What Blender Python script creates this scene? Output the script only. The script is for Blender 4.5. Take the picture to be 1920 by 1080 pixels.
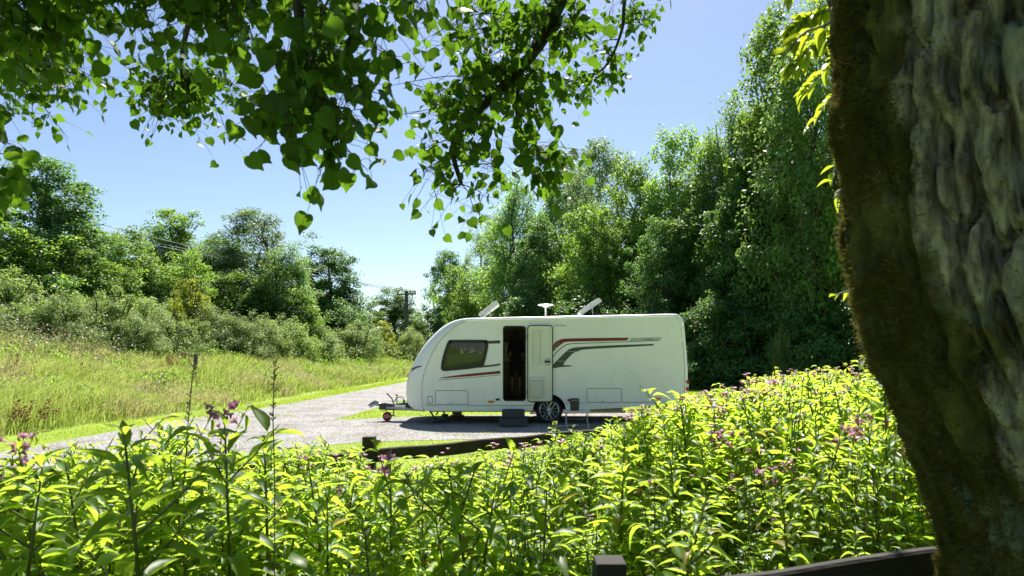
import bpy, bmesh, math, random
import numpy as np
from mathutils import Vector, Matrix
from mathutils.geometry import tessellate_polygon

R = math.radians
for o in list(bpy.data.objects):
    bpy.data.objects.remove(o)
SC = bpy.context.scene
COL = SC.collection

# ------------------------------------------------------------------ camera, sky, sun, exposure
CAM_H = 1.71            # eye height
FPX = 1280.0            # focal length in pixels of a 1920 px wide frame (24 mm lens)
HOR = 661.0             # horizon row
cam = bpy.data.cameras.new('camera')
cam_o = bpy.data.objects.new('camera', cam)
COL.objects.link(cam_o)
cam.lens = 24.0
cam.sensor_width = 36.0
cam.shift_y = (HOR - 540.0) / 1920.0
cam.clip_start = 0.05
cam.clip_end = 3000
cam.dof.use_dof = True
cam.dof.focus_distance = 14.0
cam.dof.aperture_fstop = 6.3
cam_o.location = (0, 0, CAM_H)
cam_o.rotation_euler = (R(90), 0, 0)
SC.camera = cam_o

SUN_EL, SUN_AZ = 54.0, 6.0      # azimuth from +Y towards +X
world = bpy.data.worlds.new('World')
SC.world = world
world.use_nodes = True
wn = world.node_tree
wn.nodes.clear()
w_out = wn.nodes.new('ShaderNodeOutputWorld')
w_bg = wn.nodes.new('ShaderNodeBackground')
w_sky = wn.nodes.new('ShaderNodeTexSky')
w_sky.sky_type = 'NISHITA'
w_sky.sun_disc = False
w_sky.sun_elevation = R(SUN_EL)
w_sky.sun_rotation = R(SUN_AZ)
w_sky.air_density = 0.8
w_sky.dust_density = 0.5
w_sky.ozone_density = 1.6
w_bg.inputs['Strength'].default_value = 0.067
wn.links.new(w_sky.outputs[0], w_bg.inputs[0])
wn.links.new(w_bg.outputs[0], w_out.inputs[0])

sun = bpy.data.lights.new('sun', 'SUN')
sun.energy = 4.8
sun.angle = R(0.53)
sun.color = (1.0, 0.95, 0.86)
sun_o = bpy.data.objects.new('sun', sun)
COL.objects.link(sun_o)
sun_dir = Vector((math.sin(R(SUN_AZ)) * math.cos(R(SUN_EL)), math.cos(R(SUN_AZ)) * math.cos(R(SUN_EL)), math.sin(R(SUN_EL))))
sun_o.rotation_euler = sun_dir.to_track_quat('Z', 'Y').to_euler()
sun_o.location = sun_dir * 60

vs = SC.view_settings
vs.view_transform = 'Standard'
vs.look = 'None'
vs.exposure = 1.3
vs.gamma = 1.0
vs.use_curve_mapping = False
SC.cycles.max_bounces = 8
SC.cycles.transparent_max_bounces = 12
SC.cycles.diffuse_bounces = 4
SC.cycles.transmission_bounces = 6
SC.cycles.caustics_reflective = False
SC.cycles.caustics_refractive = False

# ------------------------------------------------------------------ helpers
rng = np.random.default_rng(7)


def at(x, y, Y):
    """point seen in the photograph at pixel (x, y) when it stands Y metres ahead"""
    return np.array([(x - 960.0) / FPX * Y, Y, CAM_H + (HOR - y) / FPX * Y])


def hash3(ix, iy, iz, seed=0):
    n = (ix * 374761393 + iy * 668265263 + iz * 2147483647 + seed * 974634777) & 0xFFFFFFFF
    n = ((n ^ (n >> 13)) * 1274126177) & 0xFFFFFFFF
    return ((n ^ (n >> 16)) & 0xFFFF) / 65535.0


def vnoise(p, seed=0):
    """value noise in 0..1 at points p (N,3)"""
    p = np.asarray(p, float)
    i = np.floor(p).astype(np.int64)
    f = p - i
    f = f * f * (3 - 2 * f)
    r = 0
    for dx in (0, 1):
        for dy in (0, 1):
            for dz in (0, 1):
                w = (f[:, 0] if dx else 1 - f[:, 0]) * (f[:, 1] if dy else 1 - f[:, 1]) * (f[:, 2] if dz else 1 - f[:, 2])
                r = r + w * hash3(i[:, 0] + dx, i[:, 1] + dy, i[:, 2] + dz, seed)
    return r


def fbm(p, octaves=3, seed=0):
    p = np.asarray(p, float)
    a, s, t = 0.5, 0, 0
    for k in range(octaves):
        s = s + a * vnoise(p * 2 ** k, seed + k)
        t += a
        a *= 0.5
    return s / t


def tag(o, label=None, cat=None, group=None, kind=None):
    if label: o['label'] = label
    if cat: o['category'] = cat
    if group: o['group'] = group
    if kind: o['kind'] = kind
    return o


def wloc(o):
    v = np.zeros(3)
    while o is not None:
        v = v + np.array(o.location)
        o = o.parent
    return v


def empty(name, loc):
    o = bpy.data.objects.new(name, None)
    o.empty_display_size = 0.1
    o.location = loc
    COL.objects.link(o)
    return o


def link(name, me, parent=None, loc=(0, 0, 0), kind=None):
    o = bpy.data.objects.new(name, me)
    o.location = loc
    o.parent = parent
    COL.objects.link(o)
    if kind: o['kind'] = kind
    return o


def np_mesh(name, V, F, mat=None, rnd=None, smooth=False):
    """mesh from numpy: V (N,3), F (M,k) or list of such arrays; rnd one value per face"""
    Fs = [f for f in (F if isinstance(F, list) else [F]) if len(f)]
    me = bpy.data.meshes.new(name)
    V = np.asarray(V, np.float32)
    me.vertices.add(len(V))
    me.vertices.foreach_set('co', V.ravel())
    loops = np.concatenate([f.ravel() for f in Fs]).astype(np.int32)
    tot = np.concatenate([np.full(len(f), f.shape[1], np.int32) for f in Fs])
    start = np.concatenate([[0], np.cumsum(tot)[:-1]]).astype(np.int32)
    me.loops.add(len(loops))
    me.loops.foreach_set('vertex_index', loops)
    me.polygons.add(len(tot))
    me.polygons.foreach_set('loop_start', start)
    me.update(calc_edges=True)
    if smooth:
        me.polygons.foreach_set('use_smooth', np.ones(len(tot), bool))
    if rnd is not None:
        a = me.attributes.new('rnd', 'FLOAT', 'FACE')
        a.data.foreach_set('value', np.asarray(rnd, np.float32))
    if mat: me.materials.append(mat)
    return me


class MB:
    """collects shapes in world coordinates; build() links them as one mesh object"""

    def __init__(self):
        self.v, self.f = [], []

    def add(self, verts, faces):
        n = len(self.v)
        self.v += [tuple(float(c) for c in p) for p in verts]
        self.f += [tuple(i + n for i in f) for f in faces]
        return self

    def box(self, lo, hi, bev=0.0):
        x0, y0, z0 = lo
        x1, y1, z1 = hi
        if bev <= 0:
            v = [(x0, y0, z0), (x1, y0, z0), (x1, y1, z0), (x0, y1, z0), (x0, y0, z1), (x1, y0, z1), (x1, y1, z1), (x0, y1, z1)]
            return self.add(v, [(0, 3, 2, 1), (4, 5, 6, 7), (0, 1, 5, 4), (1, 2, 6, 5), (2, 3, 7, 6), (3, 0, 4, 7)])
        bm = bmesh.new()
        bmesh.ops.create_cube(bm, size=1.0)
        for q in bm.verts:
            q.co = Vector(((x0 + x1) / 2 + q.co.x * (x1 - x0), (y0 + y1) / 2 + q.co.y * (y1 - y0), (z0 + z1) / 2 + q.co.z * (z1 - z0)))
        bmesh.ops.bevel(bm, geom=bm.edges[:], offset=bev, segments=2, affect='EDGES', profile=0.6)
        bm.verts.index_update()
        self.add([q.co for q in bm.verts], [[q.index for q in f.verts] for f in bm.faces])
        bm.free()
        return self

    def tube(self, pts, rad, n=8, cap=True):
        pts = [np.asarray(p, float) for p in pts]
        if not hasattr(rad, '__len__'): rad = [rad] * len(pts)
        V, F = [], []
        up = np.array([0.13, 0.21, 0.97])
        for i, p in enumerate(pts):
            t = pts[min(i + 1, len(pts) - 1)] - pts[max(i - 1, 0)]
            t = t / (np.linalg.norm(t) + 1e-9)
            a = np.cross(t, up)
            if np.linalg.norm(a) < 0.05: a = np.cross(t, np.array([1.0, 0, 0]))
            a /= np.linalg.norm(a)
            b = np.cross(t, a)
            for k in range(n):
                th = 2 * math.pi * k / n
                V.append(p + rad[i] * (math.cos(th) * a + math.sin(th) * b))
        for i in range(len(pts) - 1):
            for k in range(n):
                k2 = (k + 1) % n
                F.append((i * n + k, i * n + k2, (i + 1) * n + k2, (i + 1) * n + k))
        if cap:
            F.append(tuple(range(n))[::-1])
            F.append(tuple((len(pts) - 1) * n + k for k in range(n)))
        return self.add(V, F)

    def lathe(self, prof, c, axis='Y', n=32):
        """prof: list of (radius, height along axis); revolved about the axis through c"""
        V, F = [], []
        c = np.asarray(c, float)
        for r, h in prof:
            for k in range(n):
                th = 2 * math.pi * k / n
                a, b = r * math.cos(th), r * math.sin(th)
                V.append(c + (np.array([a, h, b]) if axis == 'Y' else np.array([a, b, h]) if axis == 'Z' else np.array([h, a, b])))
        for i in range(len(prof) - 1):
            for k in range(n):
                k2 = (k + 1) % n
                F.append((i * n + k, i * n + k2, (i + 1) * n + k2, (i + 1) * n + k))
        return self.add(V, F)

    def plate(self, outline, y0, y1):
        """prism: outline of (x, z) points, from y0 to y1"""
        n = len(outline)
        V = [(x, y0, z) for x, z in outline] + [(x, y1, z) for x, z in outline]
        F = [tuple(range(n)), tuple(range(2 * n - 1, n - 1, -1))]
        F += [(i, n + i, n + (i + 1) % n, (i + 1) % n) for i in range(n)]
        return self.add(V, F)

    def build(self, name, mat, parent=None, smooth=False, kind=None, sharp=None):
        v = np.array(self.v)
        if parent is not None:
            o0, loc = wloc(parent), (0, 0, 0)
        else:
            lo, hi = v.min(0), v.max(0)
            o0 = np.array([(lo[0] + hi[0]) / 2, (lo[1] + hi[1]) / 2, lo[2]])
            loc = o0
        me = bpy.data.meshes.new(name)
        me.from_pydata([tuple(p) for p in (v - o0)], [], self.f)
        me.update()
        bm = bmesh.new()
        bm.from_mesh(me)
        bmesh.ops.recalc_face_normals(bm, faces=bm.faces[:])
        bm.to_mesh(me)
        bm.free()
        if mat: me.materials.append(mat)
        if smooth:
            for p in me.polygons: p.use_smooth = True
            me.set_sharp_from_angle(angle=R(sharp or 40))
        return link(name, me, parent, loc, kind)


# ------------------------------------------------------------------ materials
def new_mat(name):
    m = bpy.data.materials.new(name)
    m.use_nodes = True
    nt = m.node_tree
    nt.nodes.clear()
    out = nt.nodes.new('ShaderNodeOutputMaterial')
    return m, nt, out


def N(nt, t, **kw):
    n = nt.nodes.new(t)
    for k, v in kw.items():
        if k in n.inputs: n.inputs[k].default_value = v
        else: setattr(n, k, v)
    return n


def ramp(nt, fac, stops):
    r = nt.nodes.new('ShaderNodeValToRGB')
    e = r.color_ramp.elements
    while len(e) < len(stops): e.new(0.5)
    for q, (p, c) in zip(e, stops):
        q.position = p
        q.color = (*c, 1)
    nt.links.new(fac, r.inputs[0])
    return r.outputs[0]


def plain(name, col, rough=0.5, metal=0.0, var=0.12, scale=6.0, bump=0.0, bscale=60.0, coat=0.0):
    """principled material with uneven colour, uneven gloss and fine relief"""
    m, nt, out = new_mat(name)
    p = N(nt, 'ShaderNodeBsdfPrincipled', Roughness=rough, Metallic=metal)
    p.inputs['Coat Weight'].default_value = coat
    tc = N(nt, 'ShaderNodeTexCoord')
    no = N(nt, 'ShaderNodeTexNoise', Scale=scale, Detail=6.0, Roughness=0.6)
    nt.links.new(tc.outputs['Object'], no.inputs['Vector'])
    c = np.array(col)
    o = ramp(nt, no.outputs[0], [(0.3, tuple(c * (1 - var))), (0.7, tuple(np.minimum(c * (1 + var), 1)))])
    nt.links.new(o, p.inputs['Base Color'])
    rr = N(nt, 'ShaderNodeMapRange')
    rr.inputs[3].default_value = max(rough - 0.08, 0.02)
    rr.inputs[4].default_value = min(rough + 0.08, 1)
    nt.links.new(no.outputs[0], rr.inputs[0])
    nt.links.new(rr.outputs[0], p.inputs['Roughness'])
    if bump:
        n2 = N(nt, 'ShaderNodeTexNoise', Scale=bscale, Detail=4.0)
        nt.links.new(tc.outputs['Object'], n2.inputs['Vector'])
        b = N(nt, 'ShaderNodeBump', Strength=bump, Distance=0.01)
        nt.links.new(n2.outputs[0], b.inputs['Height'])
        nt.links.new(b.outputs[0], p.inputs['Normal'])
    nt.links.new(p.outputs[0], out.inputs[0])
    return m


def leaf_mat(name, dark, light, trans, tfac=0.4, rough=0.42, spec=0.5, objvar=0.25, straw=None):
    """two-sided leaf: reflected colour varies leaf by leaf and plant by plant, light passes through"""
    m, nt, out = new_mat(name)
    a = N(nt, 'ShaderNodeAttribute', attribute_name='rnd')
    oi = N(nt, 'ShaderNodeObjectInfo')
    stops = [(0.0, dark), (0.85, light)]
    tst = [(0.0, tuple(np.array(trans) * 0.75)), (0.85, trans)]
    if straw:
        stops += [(0.93, straw)]
        tst += [(0.93, tuple(np.array(straw) * 1.1))]
    col = ramp(nt, a.outputs['Fac'], stops)
    tcol = ramp(nt, a.outputs['Fac'], tst)
    hv = N(nt, 'ShaderNodeHueSaturation')
    mr = N(nt, 'ShaderNodeMapRange')
    mr.inputs[3].default_value = 1 - objvar
    mr.inputs[4].default_value = 1 + objvar
    nt.links.new(oi.outputs['Random'], mr.inputs[0])
    nt.links.new(mr.outputs[0], hv.inputs['Value'])
    nt.links.new(col, hv.inputs['Color'])
    ht = N(nt, 'ShaderNodeHueSaturation')
    nt.links.new(mr.outputs[0], ht.inputs['Value'])
    nt.links.new(tcol, ht.inputs['Color'])
    p = N(nt, 'ShaderNodeBsdfPrincipled', Roughness=rough)
    p.inputs['Specular IOR Level'].default_value = spec
    nt.links.new(hv.outputs[0], p.inputs['Base Color'])
    t = N(nt, 'ShaderNodeBsdfTranslucent')
    nt.links.new(ht.outputs[0], t.inputs['Color'])
    mx = N(nt, 'ShaderNodeMixShader')
    mx.inputs[0].default_value = tfac
    nt.links.new(p.outputs[0], mx.inputs[1])
    nt.links.new(t.outputs[0], mx.inputs[2])
    nt.links.new(mx.outputs[0], out.inputs[0])
    return m


M = {}
M['white'] = plain('caravan_white', (0.90, 0.88, 0.86), 0.28, var=0.025, scale=1.5, coat=0.3)
M['white_front'] = plain('moulded_white', (0.86, 0.85, 0.83), 0.22, var=0.02, scale=1.5, coat=0.4)


def streaked(m, amount=0.028):
    """rain streaks and road film on the paint"""
    nt = m.node_tree
    p = next(n for n in nt.nodes if n.type == 'BSDF_PRINCIPLED')
    src = p.inputs['Base Color'].links[0].from_socket
    tc = N(nt, 'ShaderNodeTexCoord')
    mp = N(nt, 'ShaderNodeMapping')
    mp.inputs['Scale'].default_value = (9, 9, 0.55)
    nt.links.new(tc.outputs['Object'], mp.inputs[0])
    no = N(nt, 'ShaderNodeTexNoise', Scale=1.6, Detail=7.0, Roughness=0.65)
    nt.links.new(mp.outputs[0], no.inputs['Vector'])
    mx = N(nt, 'ShaderNodeMix', data_type='RGBA', blend_type='MULTIPLY')
    mx.inputs[0].default_value = 1.0
    nt.links.new(src, mx.inputs[6])
    nt.links.new(ramp(nt, no.outputs[0], [(0.35, (1 - amount, 1 - amount * 1.1, 1 - amount * 1.5)), (0.6, (1, 1, 1))]), mx.inputs[7])
    nt.links.new(mx.outputs[2], p.inputs['Base Color'])


streaked(M['white'])
M['cream'] = plain('door_liner_cream', (0.76, 0.74, 0.64), 0.5, var=0.03)
M['cream2'] = plain('door_bin_cream', (0.58, 0.56, 0.48), 0.5, var=0.05)
M['gap'] = plain('rubber_seal', (0.02, 0.021, 0.022), 0.6)
M['black'] = plain('black_plastic', (0.025, 0.026, 0.03), 0.45, bump=0.2)
M['steel'] = plain('galvanised_steel', (0.32, 0.33, 0.35), 0.42, 0.85, bump=0.15)
M['alloy'] = plain('alloy', (0.68, 0.69, 0.70), 0.28, 0.9, var=0.05)
M['tyre'] = plain('tyre_rubber', (0.022, 0.022, 0.023), 0.8, bump=0.3)
M['red'] = plain('decal_red', (0.19, 0.012, 0.016), 0.35, var=0.06)
M['green'] = plain('decal_grey_green', (0.055, 0.07, 0.055), 0.4, var=0.06)
M['silver'] = plain('decal_silver', (0.45, 0.47, 0.45), 0.4, var=0.05)
M['line'] = plain('decal_line', (0.06, 0.07, 0.07), 0.4)
M['redlamp'] = plain('red_lens', (0.45, 0.01, 0.012), 0.15)
M['clearlamp'] = plain('clear_lens', (0.75, 0.75, 0.75), 0.1)
M['orange'] = plain('orange_lens', (0.75, 0.16, 0.03), 0.2)
M['orange_hub'] = plain('orange_hub', (0.55, 0.06, 0.03), 0.45, var=0.2)
M['step'] = plain('step_plastic', (0.05, 0.055, 0.065), 0.6, bump=0.3)
M['wood_in'] = plain('cabinet_wood', (0.11, 0.065, 0.035), 0.45, var=0.2, scale=4)
M['cushion'] = plain('cushion_fabric', (0.45, 0.55, 0.47), 0.9, var=0.08, bump=0.3)
M['curtain'] = plain('curtain_fabric', (0.42, 0.38, 0.33), 0.9, var=0.1)
M['liner'] = plain('interior_liner', (0.32, 0.28, 0.23), 0.7)
M['shirt'] = plain('dark_shirt', (0.012, 0.014, 0.018), 0.9)
M['shorts'] = plain('dark_shorts', (0.02, 0.02, 0.022), 0.9)
M['skin'] = plain('skin', (0.28, 0.16, 0.11), 0.55)
M['hair'] = plain('dark_hair', (0.015, 0.011, 0.008), 0.5)
M['table'] = plain('table_top', (0.62, 0.63, 0.64), 0.4)
M['bin'] = plain('bin_plastic', (0.03, 0.034, 0.034), 0.5, bump=0.2)
M['rust'] = plain('reel_brown', (0.26, 0.10, 0.07), 0.6, var=0.25)
M['ply'] = plain('packing_wood', (0.34, 0.24, 0.16), 0.8, var=0.25, bump=0.3)
M['wire'] = plain('wire_aluminium', (0.6, 0.61, 0.62), 0.45, 0.3)
M['porcelain'] = plain('insulator', (0.2, 0.13, 0.1), 0.2)
M['pink'] = leaf_mat('balsam_petal', (0.48, 0.20, 0.33), (0.66, 0.36, 0.50), (0.75, 0.36, 0.55), 0.4, 0.5)


def glass_mat():
    m, nt, out = new_mat('tinted_window')
    t = N(nt, 'ShaderNodeBsdfTransparent')
    t.inputs[0].default_value = (0.62, 0.65, 0.64, 1)
    g = N(nt, 'ShaderNodeBsdfGlossy', Roughness=0.03)
    fr = N(nt, 'ShaderNodeFresnel')
    fr.inputs[0].default_value = 1.5
    mx = N(nt, 'ShaderNodeMixShader')
    ad = N(nt, 'ShaderNodeMath', operation='ADD')
    ad.inputs[1].default_value = 0.0
    nt.links.new(fr.outputs[0], ad.inputs[0])
    nt.links.new(ad.outputs[0], mx.inputs[0])
    nt.links.new(t.outputs[0], mx.inputs[1])
    nt.links.new(g.outputs[0], mx.inputs[2])
    nt.links.new(mx.outputs[0], out.inputs[0])
    return m


M['glass'] = glass_mat()


def wood_mat(name, dark, light, scale=3.0):
    m, nt, out = new_mat(name)
    p = N(nt, 'ShaderNodeBsdfPrincipled', Roughness=0.85)
    tc = N(nt, 'ShaderNodeTexCoord')
    mp = N(nt, 'ShaderNodeMapping')
    mp.inputs['Scale'].default_value = (4, 4, 40)
    no = N(nt, 'ShaderNodeTexNoise', Scale=scale, Detail=8.0, Roughness=0.65)
    n2 = N(nt, 'ShaderNodeTexNoise', Scale=5.0, Detail=4.0)
    nt.links.new(tc.outputs['Object'], mp.inputs[0])
    nt.links.new(mp.outputs[0], no.inputs['Vector'])
    nt.links.new(tc.outputs['Object'], n2.inputs['Vector'])
    ma = N(nt, 'ShaderNodeMath', operation='MULTIPLY')
    nt.links.new(no.outputs[0], ma.inputs[0])
    nt.links.new(n2.outputs[0], ma.inputs[1])
    nt.links.new(ramp(nt, ma.outputs[0], [(0.15, dark), (0.4, light)]), p.inputs['Base Color'])
    b = N(nt, 'ShaderNodeBump', Strength=0.5, Distance=0.01)
    nt.links.new(no.outputs[0], b.inputs['Height'])
    nt.links.new(b.outputs[0], p.inputs['Normal'])
    nt.links.new(p.outputs[0], out.inputs[0])
    return m


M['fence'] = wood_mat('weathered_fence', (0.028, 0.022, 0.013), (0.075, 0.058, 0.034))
M['fence_near'] = wood_mat('shade_darkened_fence', (0.010, 0.008, 0.007), (0.030, 0.023, 0.018))  # darker copy of the fence wood, deep shade painted into its colour
M['pole'] = wood_mat('weathered_pole', (0.07, 0.07, 0.07), (0.17, 0.16, 0.15))
M['branch'] = wood_mat('branch_bark', (0.025, 0.02, 0.014), (0.075, 0.058, 0.04))
M['trunk_far'] = wood_mat('grey_bark', (0.05, 0.042, 0.032), (0.15, 0.113, 0.10))

M['l_lime'] = leaf_mat('lime_leaf', (0.029, 0.078, 0.012), (0.059, 0.127, 0.020), (0.195, 0.390, 0.020), 0.42, 0.5, 0.2, 0.0)
M['l_pinnate'] = leaf_mat('young_leaf', (0.08, 0.15, 0.02), (0.12, 0.20, 0.03), (0.50, 0.62, 0.03), 0.6, 0.4, 0.4, 0.0)
M['l_balsam'] = leaf_mat('balsam_leaf', (0.057, 0.138, 0.016), (0.115, 0.218, 0.025), (0.540, 0.747, 0.052), 0.62, 0.42, 0.35, 0.22, (0.34, 0.30, 0.05))
M['l_stem'] = leaf_mat('balsam_stem', (0.10, 0.13, 0.03), (0.17, 0.10, 0.04), (0.45, 0.45, 0.06), 0.3, 0.35, 0.5, 0.1)
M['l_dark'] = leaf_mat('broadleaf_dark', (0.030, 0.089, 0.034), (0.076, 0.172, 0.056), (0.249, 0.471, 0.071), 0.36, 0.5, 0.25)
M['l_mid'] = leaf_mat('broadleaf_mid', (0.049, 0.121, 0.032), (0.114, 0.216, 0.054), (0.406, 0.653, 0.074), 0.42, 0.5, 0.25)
M['l_ash'] = leaf_mat('ash_leaf', (0.062, 0.131, 0.063), (0.138, 0.219, 0.105), (0.353, 0.530, 0.129), 0.4, 0.5, 0.3)
M['l_willow'] = leaf_mat('willow_leaf', (0.062, 0.144, 0.051), (0.131, 0.241, 0.082), (0.406, 0.653, 0.110), 0.42, 0.45, 0.3)
M['l_yellow'] = leaf_mat('yellowish_leaf', (0.095, 0.149, 0.026), (0.181, 0.224, 0.034), (0.497, 0.575, 0.053), 0.42, 0.5, 0.3)
M['l_scrub'] = leaf_mat('scrub_leaf', (0.098, 0.176, 0.058), (0.208, 0.286, 0.104), (0.468, 0.624, 0.130), 0.42, 0.5, 0.3, 0.15)
M['l_bramble'] = leaf_mat('bramble_leaf', (0.088, 0.150, 0.050), (0.263, 0.312, 0.150), (0.400, 0.500, 0.138), 0.36, 0.45, 0.4, 0.15, (0.32, 0.24, 0.16))
M['grass'] = leaf_mat('meadow_grass', (0.115, 0.241, 0.035), (0.299, 0.380, 0.098), (0.600, 0.720, 0.144), 0.42, 0.55, 0.2, 0.0, (0.52, 0.44, 0.25))
M['lawn'] = leaf_mat('lawn_grass', (0.18, 0.29, 0.015), (0.27, 0.38, 0.025), (0.55, 0.70, 0.03), 0.45, 0.55, 0.2, 0.0)
M['dock'] = leaf_mat('dock_seed', (0.16, 0.07, 0.03), (0.25, 0.13, 0.05), (0.3, 0.15, 0.06), 0.2, 0.7, 0.2, 0.1)
M['dead'] = plain('dead_stalk', (0.19, 0.15, 0.10), 0.9, var=0.3)
M['moss'] = leaf_mat('moss_fuzz', (0.045, 0.05, 0.012), (0.14, 0.12, 0.03), (0.22, 0.20, 0.05), 0.25, 0.9, 0.1, 0.0, (0.30, 0.22, 0.11))


def ground_mat():
    m, nt, out = new_mat('grass_ground')
    p = N(nt, 'ShaderNodeBsdfPrincipled', Roughness=0.95)
    tc = N(nt, 'ShaderNodeTexCoord')
    n1 = N(nt, 'ShaderNodeTexNoise', Scale=0.5, Detail=6.0)
    n2 = N(nt, 'ShaderNodeTexNoise', Scale=18.0, Detail=6.0, Roughness=0.7)
    for n in (n1, n2): nt.links.new(tc.outputs['Object'], n.inputs['Vector'])
    a = ramp(nt, n1.outputs[0], [(0.3, (0.18, 0.27, 0.02)), (0.7, (0.26, 0.34, 0.03))])
    b = ramp(nt, n2.outputs[0], [(0.25, (0.45, 0.5, 0.4)), (0.6, (1, 1, 1))])
    mx = N(nt, 'ShaderNodeMix', data_type='RGBA', blend_type='MULTIPLY')
    mx.inputs[0].default_value = 0.8
    nt.links.new(a, mx.inputs[6])
    nt.links.new(b, mx.inputs[7])
    nt.links.new(mx.outputs[2], p.inputs['Base Color'])
    bp = N(nt, 'ShaderNodeBump', Strength=0.6, Distance=0.03)
    nt.links.new(n2.outputs[0], bp.inputs['Height'])
    nt.links.new(bp.outputs[0], p.inputs['Normal'])
    nt.links.new(p.outputs[0], out.inputs[0])
    return m


def gravel_mat():
    m, nt, out = new_mat('limestone_gravel')
    p = N(nt, 'ShaderNodeBsdfPrincipled', Roughness=0.9)
    tc = N(nt, 'ShaderNodeTexCoord')
    v = N(nt, 'ShaderNodeTexVoronoi', Scale=38.0)
    v2 = N(nt, 'ShaderNodeTexVoronoi', Scale=15.0)
    n1 = N(nt, 'ShaderNodeTexNoise', Scale=0.9, Detail=8.0, Roughness=0.7)
    for n in (v, v2, n1): nt.links.new(tc.outputs['Object'], n.inputs['Vector'])
    sep = N(nt, 'ShaderNodeSeparateColor')
    nt.links.new(v.outputs['Color'], sep.inputs[0])
    a = ramp(nt, sep.outputs[0], [(0.0, (0.14, 0.134, 0.13)), (0.5, (0.26, 0.252, 0.247)), (1.0, (0.40, 0.39, 0.382))])
    b = ramp(nt, n1.outputs[0], [(0.34, (0.62, 0.58, 0.50)), (0.48, (0.92, 0.91, 0.89)), (0.66, (1.12, 1.12, 1.12))])
    mx = N(nt, 'ShaderNodeMix', data_type='RGBA', blend_type='MULTIPLY')
    mx.inputs[0].default_value = 1.0
    nt.links.new(a, mx.inputs[6])
    nt.links.new(b, mx.inputs[7])
    nt.links.new(mx.outputs[2], p.inputs['Base Color'])
    ad = N(nt, 'ShaderNodeMath', operation='ADD')
    nt.links.new(v.outputs[0], ad.inputs[0])
    nt.links.new(v2.outputs[0], ad.inputs[1])
    bp = N(nt, 'ShaderNodeBump', Strength=0.7, Distance=0.025, invert=True)
    nt.links.new(ad.outputs[0], bp.inputs['Height'])
    nt.links.new(bp.outputs[0], p.inputs['Normal'])
    nt.links.new(p.outputs[0], out.inputs[0])
    return m


def bark_mat():
    m, nt, out = new_mat('mossy_bark')
    p = N(nt, 'ShaderNodeBsdfPrincipled', Roughness=0.9)
    tc = N(nt, 'ShaderNodeTexCoord')
    mp = N(nt, 'ShaderNodeMapping')
    mp.inputs['Scale'].default_value = (14, 14, 4.0)
    nt.links.new(tc.outputs['Object'], mp.inputs[0])
    n1 = N(nt, 'ShaderNodeTexNoise', Scale=2.0, Detail=9.0, Roughness=0.65)
    nt.links.new(mp.outputs[0], n1.inputs['Vector'])
    bark = ramp(nt, n1.outputs[0], [(0.36, (0.05, 0.042, 0.036)), (0.46, (0.21, 0.185, 0.165)), (0.56, (0.40, 0.365, 0.325)), (0.68, (0.60, 0.57, 0.52))])
    n2 = N(nt, 'ShaderNodeTexNoise', Scale=3.2, Detail=7.0, Roughness=0.6)
    n3 = N(nt, 'ShaderNodeTexNoise', Scale=4.1, Detail=5.0, Roughness=0.55)
    ofs = N(nt, 'ShaderNodeMapping')
    ofs.inputs['Location'].default_value = (3.3, 7.1, 1.9)
    nt.links.new(tc.outputs['Object'], ofs.inputs[0])
    nt.links.new(tc.outputs['Object'], n2.inputs['Vector'])
    nt.links.new(ofs.outputs[0], n3.inputs['Vector'])
    at_ = N(nt, 'ShaderNodeAttribute', attribute_name='moss')
    ad = N(nt, 'ShaderNodeMath', operation='ADD')
    nt.links.new(n2.outputs[0], ad.inputs[0])
    nt.links.new(at_.outputs['Fac'], ad.inputs[1])
    mm = ramp(nt, ad.outputs[0], [(0.56, (0, 0, 0)), (0.68, (1, 1, 1))])
    moss = ramp(nt, n1.outputs[0], [(0.3, (0.035, 0.038, 0.012)), (0.7, (0.17, 0.15, 0.04))])
    x1 = N(nt, 'ShaderNodeMix', data_type='RGBA')
    nt.links.new(mm, x1.inputs[0])
    nt.links.new(bark, x1.inputs[6])
    nt.links.new(moss, x1.inputs[7])
    lm = ramp(nt, n3.outputs[0], [(0.56, (0, 0, 0)), (0.64, (0.75, 0.75, 0.75))])
    x2 = N(nt, 'ShaderNodeMix', data_type='RGBA')
    nt.links.new(lm, x2.inputs[0])
    nt.links.new(x1.outputs[2], x2.inputs[6])
    x2.inputs[7].default_value = (0.22, 0.28, 0.25, 1)
    nt.links.new(x2.outputs[2], p.inputs['Base Color'])
    n4 = N(nt, 'ShaderNodeTexNoise', Scale=34.0, Detail=8.0, Roughness=0.65)
    nt.links.new(tc.outputs['Object'], n4.inputs['Vector'])
    bp = N(nt, 'ShaderNodeBump', Strength=1.0, Distance=0.03)
    nt.links.new(n4.outputs[0], bp.inputs['Height'])
    nt.links.new(bp.outputs[0], p.inputs['Normal'])
    nt.links.new(p.outputs[0], out.inputs[0])
    return m


M['ground'] = ground_mat()
M['gravel'] = gravel_mat()
M['bark'] = bark_mat()

# ------------------------------------------------------------------ terrain
RL = np.array([(-30, -9.5), (0, -9.6), (8, -9.0), (11.6, -8.75), (16.2, -8.55), (19.9, -7.8), (23.5, -7.35), (30, -6.9), (40.5, -6.1), (55, -4.2), (75, 0.0), (120, 14)])
RR = np.array([(-30, -6.6), (0, -6.3), (8, -5.3), (11.4, -4.5), (17.2, -4.5), (24.6, -3.8), (40, -2.6), (55, -0.6), (75, 3.8), (120, 18)])


def road_left(Y): return np.interp(Y, RL[:, 0], RL[:, 1])
def road_right(Y): return np.interp(Y, RR[:, 0], RR[:, 1])


def bank_s(X, Y): return road_left(Y) - 1.2 - X


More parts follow.
